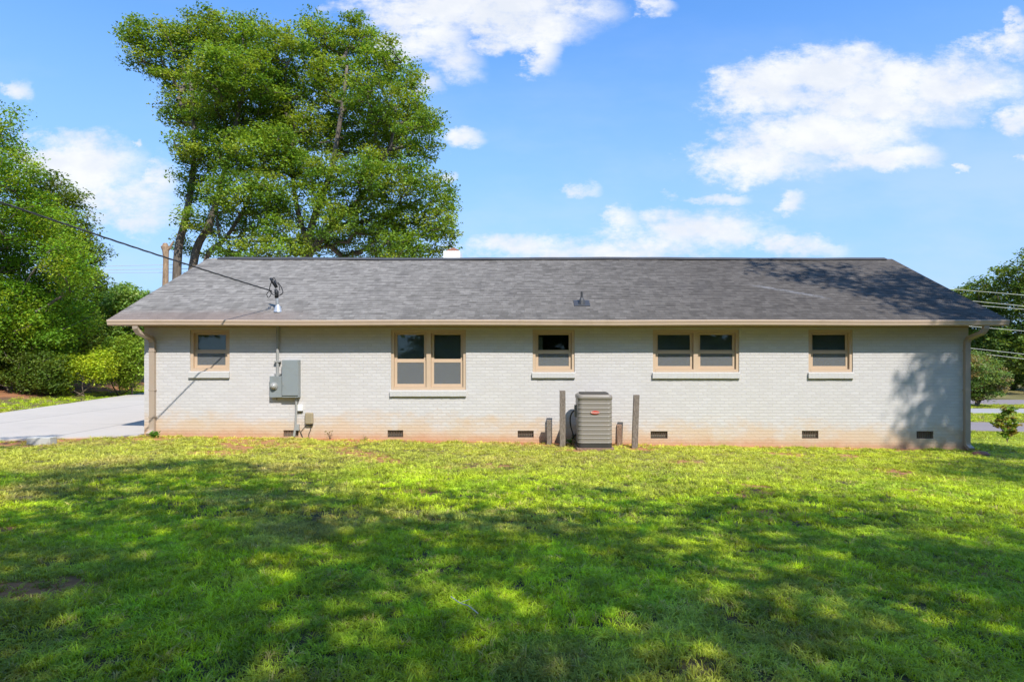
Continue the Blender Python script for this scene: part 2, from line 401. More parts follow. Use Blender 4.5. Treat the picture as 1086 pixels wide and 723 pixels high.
M['ac'] = plain('taupe_enamel', (0.215, 0.188, 0.16), 0.42, 0.05, 4, dirt=(0.24, 0.2, 0.16))
M['acdark'] = plain('dark_coil', (0.04, 0.036, 0.032), 0.6, 0.2, 20)
M['badge'] = plain('red_badge', (0.55, 0.035, 0.02), 0.35, 0.05, 8)
M['badgetext'] = plain('badge_lettering', (0.75, 0.6, 0.52), 0.4, 0.02, 8)
M['clearglass'] = plain('meter_glass', (0.33, 0.33, 0.31), 0.12, 0.3, 40, spec=0.8)
M['chim'] = plain('white_chimney_paint', (0.78, 0.77, 0.74), 0.6, 0.04, 5)
M['rust'] = plain('rusty_metal', (0.24, 0.10, 0.055), 0.7, 0.35, 14)
M['leadflash'] = plain('lead_flashing', (0.05, 0.05, 0.052), 0.5, 0.2, 12)
M['concrete'] = paving_mat('driveway_concrete', (0.42, 0.375, 0.325), (0.52, 0.465, 0.41), 3.2, (0.36, 0.33, 0.30))
M['asphalt'] = paving_mat('road_asphalt', (0.20, 0.165, 0.16), (0.25, 0.21, 0.20), 0, (0.15, 0.13, 0.12))
M['path'] = paving_mat('pale_concrete', (0.30, 0.285, 0.275), (0.36, 0.345, 0.335), 0, (0.3, 0.27, 0.25))
M['block'] = plain('cast_concrete', (0.44, 0.43, 0.40), 0.85, 0.15, 8, bmp=0.004, dirt=(0.26, 0.22, 0.17))
M['ground'] = ground_mat()
M['leaf'] = attr_leaf_mat('leaves', 0.4, 0.5, spec=0.2); M['grass'] = attr_leaf_mat('grass_blades', 0.38, 0.5, 'INSTANCER', 0.25)
M['bark'] = bark_mat('grey_bark', (0.06, 0.047, 0.036), (0.19, 0.155, 0.12), 3)
M['deadwood'] = bark_mat('dead_trunk', (0.16, 0.105, 0.065), (0.40, 0.27, 0.17), 4)
M['twig'] = bark_mat('twig_bark', (0.10, 0.075, 0.05), (0.22, 0.17, 0.12), 6)

# ------------------------------------------------------------------ the ground sheet
def build_ground():
    def axis(lo, hi, fine0, fine1, step, grow=1.22):
        a = list(np.arange(fine0, fine1 + 1e-6, step)); s = step; p = fine1
        while p < hi: s *= grow; p = min(p + s, hi); a.append(p)
        s = step; p = fine0
        while p > lo: s *= grow; p = max(p - s, lo); a.insert(0, p)
        return np.array(a)
    xs = axis(-900, 900, -22, 26, 0.22); ys = axis(-300, 1500, 1, 44, 0.22)
    X, Y = np.meshgrid(xs, ys, indexing='xy'); Z = ground(X, Y)
    nx, ny = len(xs), len(ys)
    i = np.arange(nx * ny).reshape(ny, nx)
    F = np.stack([i[:-1, :-1], i[:-1, 1:], i[1:, 1:], i[1:, :-1]], -1).reshape(-1, 4)
    o = mesh_obj('ground', np.stack([X, Y, Z], -1).reshape(-1, 3), F, M['ground'], smooth=True)
    x, y = X.ravel(), Y.ravel()
    col = np.zeros((len(x), 4)); col[:, 3] = 1
    soil = np.array([0.085, 0.075, 0.035]); clay = np.array([0.42, 0.185, 0.085]); mulch = np.array([0.15, 0.085, 0.052]); dry = np.array([0.33, 0.28, 0.10])
    c = np.tile(soil, (len(x), 1))
    m1 = sst(0.35, 0.6, fbm(x, y, 0.35)) * sst(9.5, 13.5, y) * 0.6; c = c * (1 - m1[:, None]) + dry * m1[:, None]
    k = clay_mask(x, y)[:, None]; c = c * (1 - k) + clay * k
    s = mulch_mask(x, y)[:, None]; c = c * (1 - s) + (mulch * (1 - 0.0) ) * s
    ck = (sst(0.52, 0.62, fbm(x + 40, y, 0.45)) * mulch_mask(x, y))[:, None]; c = c * (1 - ck) + clay * 0.8 * ck
    col[:, :3] = c
    at_ = o.data.color_attributes.new('tint', 'FLOAT_COLOR', 'POINT'); at_.data.foreach_set('color', col.ravel())
    return tag(o, kind='structure')
def clay_mask(x, y):
    n = fbm(x, y, 1.3)
    wall = sst(14.35, 14.8, y + 0.9 * (n - 0.5)) * sst(15.3, 15.0, y) * (x > -9.6) * (x < 11.2)
    edge = sst(1.05, 0.3, np.abs(y - drive_near(x) + 0.25) + 0.7 * (n - 0.5)) * sst(-9.4, -10.6, x) * 0.95
    spots = sst(0.66, 0.72, fbm(x + 9, y + 5, 0.8)) * 0.8 * sst(3, 6, y) * sst(16, 14, y) * sst(11, 9, x)
    side = sst(0.5, 0.6, fbm(x - 7, y + 2, 0.6)) * sst(-7.0, -10.0, x) * sst(11.2, 12.2, y) * sst(14.6, 13.6, y) * 0.6
    s2 = 0
    for (a, b, r) in ((-3.45, 4.2, 0.30), (2.7, 7.3, 0.22), (5.6, 5.4, 0.25), (8.9, 9.9, 0.4), (1.0, 13.75, 0.25), (2.75, 14.1, 0.3), (-8.9, 14.4, 0.35)):
        s2 = np.maximum(s2, sst(r * 1.3, r * 0.5, np.hypot((x - a) * 0.55, y - b) + 0.25 * (n - 0.5)))
    return np.clip(np.maximum.reduce([wall, edge, spots, side, s2 * 0.9]), 0, 1)
def mulch_mask(x, y):
    n = fbm(x, y, 0.5)
    d = DRIVE_W(y) - x                                 # metres left of the driveway
    return sst(1.6, 2.6, d + 1.6 * (n - 0.5) + 0.03 * (y - 20)) * sst(12, 16, y)
build_ground()

def sheet(name, poly_xy, mat, lift, step=0.5, thick=0.0):
    """a paved sheet that follows the ground, polygon given as two matching edges"""
    (A, B) = poly_xy; n = len(A); V = []; Fc = []; m = 14
    for i in range(n):
        for j in range(m + 1):
            f = j / m; x = A[i][0] * (1 - f) + B[i][0] * f; y = A[i][1] * (1 - f) + B[i][1] * f
            V.append((x, y, gz(x, y) + lift))
    for i in range(n - 1):
        for j in range(m):
            a = i * (m + 1) + j; Fc.append((a, a + 1, a + m + 2, a + m + 1))
    k = len(V); ring = [i * (m + 1) for i in range(n)] + [(n - 1) * (m + 1) + j for j in range(1, m + 1)] + [i * (m + 1) + m for i in range(n - 2, -1, -1)] + [j for j in range(m - 1, 0, -1)]
    for r in ring: V.append((V[r][0], V[r][1], V[r][2] - 0.14))
    L = len(ring)
    for q in range(L): Fc.append((ring[q], ring[(q + 1) % L], k + (q + 1) % L, k + q))
    return tag(mesh_obj(name, V, Fc, mat, loc=(V[0][0], V[0][1], V[0][2])), kind='structure')
ysd = np.linspace(0, 1, 90)
A = []; B = []
for f in ysd:
    yl = float(drive_near(-15.4)) * (1 - f) + 62 * f; yr = 14.75 * (1 - f) + 62 * f
    A.append((float(DRIVE_W(yl)), yl)); B.append((-9.36, yr))
sheet('driveway', (A, B), M['concrete'], 0.035)
xr = np.linspace(9, 120, 120)
def strip(name, fa, fb, mat, lift): sheet(name, ([(x, fa(x)) for x in xr], [(x, fb(x)) for x in xr]), mat, lift)
strip('road', lambda x: 27.4 - 0.20 * (x - 20), lambda x: 31.2 - 0.2 * (x - 20), M['asphalt'], 0.03)
strip('path', lambda x: 35.4 - 0.02 * (x - 25), lambda x: 38.4 - 0.02 * (x - 25), M['path'], 0.03)
strip('far_road', lambda x: 42.0 - 0.08 * (x - 25), lambda x: 46.5 - 0.08 * (x - 25), M['asphalt'], 0.03)

# ------------------------------------------------------------------ the house
DW = 14.91                                         # front wall plane
DE = 14.36                                         # gutter face
SWL = F_PX / DW
wx = lambda px: (px - CX) / SWL
wz = lambda py: CAM_Z + (HY - py) / SWL
X0, X1 = wx(153), wx(1027)
RX0, RX1 = (113 - CX) / (F_PX / DE), (1071 - CX) / (F_PX / DE)
RY = DE + 4.6; RZ = 5.15; EZ = 3.0; YB = RY + 4.05          # ridge, eave, back wall
SL = (RZ - EZ) / (RY - DE)
house = thing('brick_house', 'long single storey white painted brick house with grey shingle gable roof', 'house', (0.7, DW, 0.0))

WINS = [  # px0, px1, casing bottom py, sill bottom py, number of sashes side by side
 (201.5, 243.5, 393.5, 400.5, 1), (414.6, 494.2, 413.5, 420, 2), (565, 609.5, 394.5, 400.5, 1), (692.5, 784, 394.5, 401, 2), (857.5, 904.5, 394.5, 401, 1)]
VENTS = [(300.5, 316.5, 456, 463), (411, 427.5, 456, 463.5), (549, 566, 456.5, 464), (690, 708, 457, 465), (850.5, 868, 456.5, 465), (972, 990, 457, 465)]
WTOP = wz(349.5)
holes = [(wx(a), wx(b), wz(c), WTOP) for a, b, c, d, n in WINS] + [(wx(a), wx(b), wz(d), wz(c)) for a, b, c, d in VENTS]

def wall():
    mb = MB(); top = EZ - 0.02; bot = -0.6
    xs = sorted({X0, X1} | {h[0] for h in holes} | {h[1] for h in holes}); zs = sorted({bot, top} | {h[2] for h in holes} | {h[3] for h in holes})
    for i in range(len(xs) - 1):
        for j in range(len(zs) - 1):
            cx_, cz_ = (xs[i] + xs[i + 1]) / 2, (zs[j] + zs[j + 1]) / 2
            if any(h[0] < cx_ < h[1] and h[2] < cz_ < h[3] for h in holes): continue
            mb.add([(xs[i], DW, zs[j]), (xs[i + 1], DW, zs[j]), (xs[i + 1], DW, zs[j + 1]), (xs[i], DW, zs[j + 1])], [(0, 1, 2, 3)])
    for (a, b, c, d) in holes:
        y1 = DW + 0.15
        for q in (((a, DW, c), (a, DW, d), (a, y1, d), (a, y1, c)), ((b, DW, d), (b, DW, c), (b, y1, c), (b, y1, d)), ((b, DW, c), (a, DW, c), (a, y1, c), (b, y1, c)), ((a, DW, d), (b, DW, d), (b, y1, d), (a, y1, d))):
            mb.add(q, [(0, 1, 2, 3)])
    gt = EZ + SL * (RY - DE) - 0.12; e = EZ + SL * (DW - DE) - 0.12
    for X, fl in ((X0, 1), (X1, 0)):
        vs = [(X, DW, bot), (X, YB, bot), (X, YB, e), (X, RY, gt), (X, DW, e)]
        mb.add(vs, [(0, 4, 3, 2, 1) if fl else (0, 1, 2, 3, 4)])
    mb.add([(X0, YB, bot), (X1, YB, bot), (X1, YB, e), (X0, YB, e)], [(3, 2, 1, 0)])
    return mb.build('wall', M['brick'], house)
wall()
# roof: two slopes with thickness
def roof():
    mb = MB(); t = 0.035; n = 60
    YBK = RY + 4.6
    xs = np.linspace(RX0, RX1, n)
    rr = random.Random(4); sag = [0.012 * math.sin(x * 0.55) + 0.006 * math.sin(x * 1.9 + 1) for x in xs]
    prof = [(DE + 0.02, EZ), (DE + 1.5, EZ + SL * 1.48), (DE + 3.1, EZ + SL * 3.08), (RY, RZ), (RY + 3.1, RZ - SL * 3.1), (YBK, RZ - SL * 4.6)]
    for i, x in enumerate(xs):
        for k, (y, z) in enumerate(prof): mb.v.append((x, y, z + (sag[i] if 0 < k < 5 else 0)))
    for i, x in enumerate(xs):
        for k, (y, z) in enumerate(prof): mb.v.append((x, y, z - t + (sag[i] if 0 < k < 5 else 0)))
    K = len(prof); off = n * K
    for i in range(n - 1):
        for k in range(K - 1):
            a = i * K + k; mb.f.append((a, a + K, a + K + 1, a + 1)); b = a + off; mb.f.append((b, b + 1, b + K + 1, b + K))
        a = i * K; mb.f.append((a, a + off, a + K + off, a + K)); a = i * K + K - 1; mb.f.append((a, a + K, a + K + off, a + off))
    for k in range(K - 1):
        a = k; mb.f.append((a, a + 1, a + 1 + off, a + off)); a = (n - 1) * K + k; mb.f.append((a, a + off, a + 1 + off, a + 1))
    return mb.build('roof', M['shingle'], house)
rf = roof()
mb = MB()                                            # ridge vent, stops short of both gable ends
a, b = (233 - CX) / F_PX * RY, (938 - CX) / F_PX * RY
prof = [(-0.17, -0.045), (-0.15, -0.02), (0, 0.045), (0.15, -0.02), (0.17, -0.045)]
k = 0; nseg = 40
for i in range(nseg + 1):
    x = a + (b - a) * i / nseg
    for (y, z) in prof: mb.v.append((x, RY + y, RZ + z + 0.004 * math.sin(i * 1.7) + 0.012 * math.sin(x * 0.55)))
for i in range(nseg):
    for j in range(4): q = i * 5 + j; mb.f.append((q, q + 1, q + 6, q + 5)[::-1])
mb.f.append((0, 1, 2, 3, 4)); mb.f.append(tuple(nseg * 5 + j for j in range(5))[::-1])
mb.build('ridge_cap', M['ridge'], rf)
# chimney behind the ridge
c0, c1 = at(470, 266, 20.2), at(488, 266, 20.2)
MB().box(c0.x, c1.x, 20.2, 20.75, 3.9, c0.z, 0.01).build('chimney', M['chim'], rf)
mb = MB(); cx_, cy_ = (c0.x + c1.x) / 2 + 0.03, 20.47
q = [(cx_ - 0.2, cy_ - 0.2, c0.z), (cx_ + 0.2, cy_ - 0.2, c0.z), (cx_ + 0.2, cy_ + 0.2, c0.z), (cx_ - 0.2, cy_ + 0.2, c0.z)]
mb.add(q + [(p[0], p[1], p[2] + 0.04) for p in q] + [(cx_, cy_, c0.z + 0.15)], [(0, 1, 5, 4), (1, 2, 6, 5), (2, 3, 7, 6), (3, 0, 4, 7), (4, 5, 8), (5, 6, 8), (6, 7, 8), (7, 4, 8)])
mb.build('chimney_cap', M['rust'], rf)
# plumbing vent with flashing boot
def roof_z(y): return EZ + SL * (y - DE)
d = 14.36; vy = 15.35; vx = (617 - CX) / F_PX * vy; vz = roof_z(vy)
mb = MB(); mb.tube([(vx, vy, vz + 0.05), (vx, vy, vz + 0.14), (vx, vy, vz + 0.3)], [0.034, 0.03, 0.03], 10)
mb.tube([(vx, vy, vz - 0.05), (vx, vy, vz + 0.08), (vx, vy, vz + 0.15)], [0.10, 0.075, 0.036], 12)
pl = [(vx + a, vy + b_, roof_z(vy + b_) + 0.012) for a, b_ in ((-0.2, -0.16), (0.2, -0.16), (0.2, 0.2), (-0.2, 0.2))]
mb.add(pl + [(p[0], p[1], p[2] - 0.03) for p in pl], [(0, 1, 2, 3), (0, 4, 5, 1), (1, 5, 6, 2), (2, 6, 7, 3), (3, 7, 4, 0)])
mb.build('vent_pipe', M['leadflash'], rf)
# soffit, fascia, rake boards
mb = MB(); sz = EZ - 0.125
mb.box(RX0 + 0.03, RX1 - 0.03, DE + 0.155, DW - 0.002, sz, sz + 0.02)
mb.box(X0 + 0.002, X1 - 0.002, DW - 0.022, DW - 0.003, sz - 0.035, sz - 0.002)
mb.build('soffit', M['soffit'], house)
MB().box(RX0 + 0.02, RX1 - 0.02, DE + 0.135, DE + 0.153, EZ - 0.14, EZ - 0.04).build('fascia', M['trim'], house)
for X in (RX0 + 0.012, RX1 - 0.036):
    mb = MB()
    for (ya, za, yb, zb) in ((DE + 0.16, roof_z(DE + 0.16), RY, RZ), (RY, RZ, RY + 4.6, RZ - SL * 4.6)):
        vs = []
        for x in (X, X + 0.024):
            vs += [(x, ya, za - 0.042), (x, yb, zb - 0.042), (x, yb, zb - 0.2), (x, ya, za - 0.2)]
        mb.add(vs, [(0, 1, 2, 3), (7, 6, 5, 4), (0, 4, 5, 1), (1, 5, 6, 2), (2, 6, 7, 3), (3, 7, 4, 0)])
    mb.build('rake_board', M['trim'], house)
                                           # soffit under the two gable overhangs
for (xa, xb) in ((RX0 + 0.04, X0 - 0.002), (X1 + 0.002, RX1 - 0.04)):
    mb = MB()
    for (ya, yb) in ((DW, RY), (RY, RY + 4.5)):
        za, zb = (roof_z(ya) if ya <= RY else RZ - SL * (ya - RY)), (roof_z(yb) if yb <= RY else RZ - SL * (yb - RY))
        vs = [(xa, ya, za - 0.15), (xb, ya, za - 0.15), (xb, yb, zb - 0.15), (xa, yb, zb - 0.15)]
        mb.add(vs + [(p[0], p[1], p[2] + 0.015) for p in vs], [(3, 2, 1, 0), (4, 5, 6, 7), (0, 1, 5, 4), (2, 3, 7, 6), (1, 2, 6, 5), (3, 0, 4, 7)])
    mb.build('gable_soffit', M['soffit'], house)
# K-style gutter
def gutter():
    mb = MB(); g = [(0.132, 0.0), (0.132, -0.13), (0.045, -0.145), (0.02, -0.12), (0.012, -0.075), (0.0, -0.05), (-0.006, -0.012), (0.004, -0.004), (0.012, -0.012), (0.012, -0.04), (0.03, -0.11), (0.12, -0.12), (0.12, 0.0)]
    xs = list(np.linspace(RX0, RX1, 26)); n = len(g)
    for x in xs:
        dz = -0.006 * math.sin(x * 0.9)
        for (a, z) in g: mb.v.append((x, DE + a, EZ + z + dz + 0.002))
    for i in range(len(xs) - 1):
        for j in range(n): a = i * n + j; b = i * n + (j + 1) % n; mb.f.append((a, a + n, b + n, b)[::-1])
    outer = list(range(0, 8))
    mb.f.append(tuple(outer)); e = (len(xs) - 1) * n; mb.f.append(tuple(e + j for j in outer)[::-1])
    return mb.build('gutter', M['gutter'], house)
gutter()
# downspouts
def spout(px_out, px_wall, name='downspout'):
    xo = (px_out - CX) / F_PX * (DE + 0.07); xw = wx(px_wall); g = gz(xw, 14.7)
    mb = MB()
    mb.rect_tube([(xo, DE + 0.07, EZ - 0.14), (xo, DE + 0.075, EZ - 0.20), (xo + (xw - xo) * 0.25, DE + 0.13, EZ - 0.30), (xo + (xw - xo) * 0.8, DW - 0.09, EZ - 0.42), (xw, DW - 0.05, EZ - 0.52), (xw, DW - 0.047, EZ - 0.62),
                  (xw, DW - 0.047, g + 0.2), (xw, DW - 0.06, g + 0.13), (xw, DW - 0.2, g + 0.05)], 0.062, 0.042)
    s = mb.build(name, M['spout'], house)
    for z in (EZ - 0.75, 1.3, g + 0.45): MB().box(xw - 0.075, xw + 0.075, DW - 0.094, DW - 0.003, z, z + 0.03).build('strap', M['spout'], s)
spout(144, 163); spout(1045.5, 1024)

# windows
def window(k, px0, px1, cb, sb, n):
    x0, x1, z0, z1 = wx(px0), wx(px1), wz(cb), WTOP
    yf = DW + 0.022; mb = MB(); cw = 0.068
    # outer casing
    mb.box(x0 + 0.003, x0 + cw, yf, yf + 0.12, z0 + 0.003, z1 - 0.003); mb.box(x1 - cw, x1 - 0.003, yf, yf + 0.12, z0 + 0.003, z1 - 0.003)
    mb.box(x0 + cw, x1 - cw, yf, yf + 0.12, z1 - cw - 0.01, z1 - 0.003); mb.box(x0 + cw, x1 - cw, yf - 0.006, yf + 0.12, z0 + 0.003, z0 + 0.07)
    mid = (x0 + x1) / 2
    if n == 2: mb.box(mid - 0.055, mid + 0.055, yf + 0.004, yf + 0.12, z0 + 0.07, z1 - cw - 0.01)
    wo = mb.build('window', M['trim'], house)
    wo['label'] = ['small tan framed window above the pipe shadow', 'tall double window with two sashes', 'small window above the outdoor unit', 'low double window with two sashes', 'small window nearest the shaded corner'][k]
    bays = [(x0 + cw, x1 - cw)] if n == 1 else [(x0 + cw, mid - 0.055), (mid + 0.055, x1 - cw)]
    zb, zt = z0 + 0.07, z1 - cw - 0.01
    zm = zb + (zt - zb) * 0.505
    for (a, b) in bays:
        st = 0.058
        def sash(za, zb_, y, lab, low):
            m = MB()
            m.box(a + 0.004, a + st + 0.012, y, y + 0.035, za, zb_); m.box(b - st - 0.012, b - 0.004, y, y + 0.035, za, zb_)
            m.box(a + st + 0.012, b - st - 0.012, y, y + 0.035, za, za + (0.075 if low else 0.05)); m.box(a + st + 0.012, b - st - 0.012, y, y + 0.035, zb_ - 0.045, zb_)
            m.build('sash', M['trim'], wo)
            MB().box(a + 0.03, b - 0.03, y + 0.016, y + 0.02, za + 0.02, zb_ - 0.02).build('pane', M['glass'], wo)
        sash(zm - 0.03, zt - 0.003, yf + 0.075, 'upper', 0)
        sash(zb + 0.003, zm - 0.024, yf + 0.055, 'lower', 1)
        MB().box(a + 0.05, b - 0.05, yf + 0.062, yf + 0.0635, zb + 0.05, zm - 0.05).build('insect_screen', M['screen'], wo)
        m = MB(); zz = zb + 0.05; top = zt - 0.04
        if k == 2: top = zb + 0.2
        while zz < top:
            m.add([(a + 0.02, yf + 0.125, zz), (b - 0.02, yf + 0.125, zz), (b - 0.02, yf + 0.143, zz + 0.02), (a + 0.02, yf + 0.143, zz + 0.02)], [(0, 1, 2, 3)]); zz += 0.022
        m.build('blind', M['blind'], wo)
        if k == 2:
            m = MB(); pts = 16; xa = a + 0.055
            for side in (0,):
                for i in range(pts + 1):
                    x = xa + 0.13 * i / pts; y = yf + 0.135 + 0.012 * math.sin(i * 1.3)
                    m.v += [(x, y, zb + 0.14), (x, y, zt - 0.1)]
                for i in range(pts): q = i * 2; m.f.append((q, q + 2, q + 3, q + 1))
            m.build('curtain', M['lace'], wo)
    # dark room behind
    m = MB(); ya, yb = DW + 0.155, DW + 1.2
    m.add([(x0, ya, z0), (x1, ya, z0), (x1, ya, z1), (x0, ya, z1), (x0 - 0.3, yb, z0 - 0.3), (x1 + 0.3, yb, z0 - 0.3), (x1 + 0.3, yb, z1), (x0 - 0.3, yb, z1)],
          [(4, 5, 6, 7), (0, 1, 5, 4), (1, 2, 6, 5), (2, 3, 7, 6), (3, 0, 4, 7)])
    m.build('interior', M['dark'], wo)
    # sloping rowlock sill
    m = MB(); zs0, zs1 = wz(sb), z0; xa, xb = x0 - 0.018, x1 + 0.01; nb = max(4, int((xb - xa) / 0.075)); rr = random.Random(k)
    for i in range(nb):
        p, q = xa + (xb - xa) * i / nb + 0.0006, xa + (xb - xa) * (i + 1) / nb - 0.0006; j = rr.uniform(-0.0015, 0.0015)
        vs = [(p, DW - 0.055 + j, zs0 + j), (q, DW - 0.055 + j, zs0 + j), (q, DW + 0.005, zs0 + 0.004), (p, DW + 0.005, zs0 + 0.004),
              (p, DW - 0.055 + j, zs1 - 0.022 + j), (q, DW - 0.055 + j, zs1 - 0.022 + j), (q, DW + 0.012, zs1 - 0.001), (p, DW + 0.012, zs1 - 0.001)]
        m.add(vs, [(3, 2, 1, 0), (4, 5, 6, 7), (0, 1, 5, 4), (1, 2, 6, 5), (2, 3, 7, 6), (3, 0, 4, 7)])
    m.build('sill', M['sillbrick'], wo)
for k, wdef in enumerate(WINS): window(k, *wdef)
# foundation vents
for i, (a, b, c, d) in enumerate(VENTS):
    x0, x1, z0, z1 = wx(a), wx(b), wz(d), wz(c)
    mb = MB(); y = DW + 0.02
    mb.box(x0 + 0.002, x1 - 0.002, y, y + 0.02, z0 + 0.002, z0 + 0.018); mb.box(x0 + 0.002, x1 - 0.002, y, y + 0.02, z1 - 0.018, z1 - 0.002)
    nb = 9
    for j in range(nb + 1):
        x = x0 + 0.01 + (x1 - x0 - 0.02) * j / nb; mb.box(x - 0.006, x + 0.006, y + 0.003, y + 0.018, z0 + 0.018, z1 - 0.018)
    mb.box(x0 + 0.01, x1 - 0.01, y + 0.005, y + 0.016, (z0 + z1) / 2 - 0.005, (z0 + z1) / 2 + 0.005)
    o = mb.build('foundation_vent', M['iron'] if i else M['woodred'], house)
    MB().box(x0 + 0.001, x1 - 0.001, y + 0.06, y + 0.075, z0, z1).build('backing', M['dark'], o)

# ------------------------------------------------------------------ service entrance and meters
mx, my = wx(295.5), 14.86
tm = thing('service_mast', 'galvanised service mast rising through the roof with looped black leads', 'service mast', (mx, my, roof_z(my)))
base = Vector((mx, my, roof_z(my)))
top = Vector((mx - 0.03, my, CAM_Z + (HY - 310) / F_PX * my))
MB().tube([base + Vector((0, 0, -0.1)), base.lerp(top, 0.7), top], 0.034, 12).build('mast_pipe', M['galv'], tm, True)
head = Vector((mx - 0.13, my, CAM_Z + (HY - 296.5) / F_PX * my))
mb = MB(); mb.tube([base + Vector((0, 0, -0.02)), base + Vector((0, 0, 0.1)), base + Vector((0, 0, 0.16))], [0.1, 0.07, 0.036], 12); mb.build('flashing', M['galv'], tm)
mb = MB(); mb.tube([top + Vector((0, 0, -0.14)), top + Vector((0, 0, 0.02)), top + Vector((-0.03, 0, 0.07))], [0.045, 0.05, 0.03], 10)
mb.tube([head + Vector((-0.05, 0, 0.03)), head + Vector((0.02, 0, -0.05)), head + Vector((0.10, 0, -0.19))], [0.028, 0.05, 0.04], 10); mb.build('weatherhead', M['black'], tm, True)
att = at(288, 308.5, 14.7)
def curve(P, n=14):
    """Catmull-Rom through points"""
    P = [Vector(p) for p in P]; Q = [P[0] * 2 - P[1]] + P + [P[-1] * 2 - P[-2]]; out = []
    for i in range(1, len(Q) - 2):
        for j in range(n):
            t = j / n; a, b, c_, d_ = Q[i - 1:i + 3]
            out.append(0.5 * ((2 * b) + (c_ - a) * t + (2 * a - 5 * b + 4 * c_ - d_) * t * t + (3 * b - a - 3 * c_ + d_) * t ** 3))
    return out + [P[-1]]
mb = MB()
def loop(pix, dep, r=0.011): mb.tube(curve([at(a, b, dep + 0.03 * i) for i, (a, b) in enumerate(pix)], 8), r, 6)
loop([(290, 294), (287.5, 300), (286, 307), (289, 312), (294, 313.5)], 14.7); loop([(294.5, 299), (298, 304), (300, 310), (297, 313), (293, 314)], 14.78)
loop([(288, 308), (285, 309), (283, 312), (284.5, 315.5), (287, 313), (288, 309)], 14.72, 0.009); loop([(291, 294), (293, 299), (296, 303), (296.5, 308)], 14.75, 0.009)
mb.build('lead_wire', M['black'], tm, True)
# the drop cable
sw = thing('service_cable', 'black twisted service cable sloping from the roof mast to the upper left', 'cable', att)
end = at(0, 217, 10.0); dirv = (end - att)
far = att + dirv * 4.2 + Vector((0, 0, 1.6))
pts = []
for i in range(60):
    f = i / 59; p = att.lerp(far, f); p.z -= 4 * 0.85 * f * (1 - f) * 0.55; pts.append(p)
mb = MB()
for ph in (0, 2.1, 4.2):
    dense = []
    for i in range(59):
        for j in range(4):
            p = pts[i].lerp(pts[i + 1], j / 4); a = ph + (i * 4 + j) * 0.8; dense.append(p + Vector((math.cos(a) * 0.008, 0, math.sin(a) * 0.011)))
    mb.tube(dense, 0.0085, 5)
mb.build('cable_strand', M['wire'], sw, True)
mb = MB(); mb.tube([far + Vector((0.1, 0, -10)), far + Vector((0.05, 0, -4)), far + Vector((0, 0, 0.8))], [0.16, 0.14, 0.11], 12)
o = mb.build('utility_pole', M['wood'], loc=(far.x, far.y, gz(far.x, far.y))); tag(o, 'wooden pole standing off to the left that carries the house cable', 'utility pole')

# electric meter and breaker panel
yw = DW
x0, x1 = wx(288), wx(300.8); z0, z1 = wz(421), wz(398.5)
mt = thing('electric_meter', 'grey electric meter box with a round glass dial under the wall conduit', 'electric meter', ((x0 + x1) / 2, yw, z0))
MB().box(x0, x1, yw - 0.12, yw - 0.003, z0, z1, 0.006).build('meter_box', M['grey'], mt)
xm, zm_ = wx(292.8), wz(409)
bm = bmesh.new(); bmesh.ops.create_uvsphere(bm, u_segments=20, v_segments=10, radius=1)
mb = MB(); mb.bm(bm, Matrix.Translation((xm, yw - 0.145, zm_)) @ Matrix.Diagonal((0.078, 0.075, 0.078, 1))); mb.build('meter_dial', M['clearglass'], mt, True)
mb = MB(); mb.tube([(xm, yw - 0.118, zm_), (xm, yw - 0.15, zm_)], 0.092, 20); mb.build('meter_ring', M['pipe'], mt)
mb = MB(); xc = wx(295.3); mb.tube([(xc, yw - 0.05, z1 - 0.01), (xc, yw - 0.05, sz - 0.002)], 0.034, 12)
mb.tube([(xc, yw - 0.05, z1), (xc, yw - 0.05, z1 + 0.06)], 0.05, 12)
cdt = mb.build('conduit', M['pipe'], mt)
zq = wz(384)
for zc in (zq, z1 + 0.02): MB().box(xc - 0.075, xc + 0.075, yw - 0.09, yw - 0.003, zc, zc + 0.035).build('clamp', M['pipe'], cdt)
mb = MB(); mb.tube([(wx(294.5), yw - 0.05, z0), (wx(294.5), yw - 0.05, z0 - 0.07)], 0.008, 6); mb.build('seal_wire', M['black'], mt)
x0, x1 = wx(301.6), wx(319); z0, z1 = wz(421), wz(381.5)
bp = thing('breaker_panel', 'tall grey breaker panel box on the white brick wall beside the meter', 'electrical panel', ((x0 + x1) / 2, yw, z0))
MB().box(x0, x1, yw - 0.15, yw - 0.003, z0, z1, 0.006).build('cabinet', M['grey'], bp)
dr = MB().box(x0 + 0.008, x1 - 0.008, yw - 0.172, yw - 0.151, z0 + 0.05, z1 - 0.012, 0.005).build('door', M['grey'], bp)
MB().box(x0 + 0.03, x0 + 0.045, yw - 0.185, yw - 0.172, z0 + 0.3, z0 + 0.38).build('latch', M['pipe'], dr)
xp = wx(315); xq = wx(312.5)
mb = MB(); mb.tube([(xp, yw - 0.05, z0 + 0.01), (xp, yw - 0.05, wz(436)), (xp - 0.02, yw - 0.045, wz(452)), (xq, yw - 0.04, wz(462))], [0.026, 0.026, 0.026, 0.034], 10); mb.build('conduit', M['pipe'], bp)
mb = MB(); mb.box(wx(314), wx(318), yw - 0.07, yw - 0.003, wz(456), wz(449.5), 0.005); mb.build('junction_box', M['pipe'], bp)
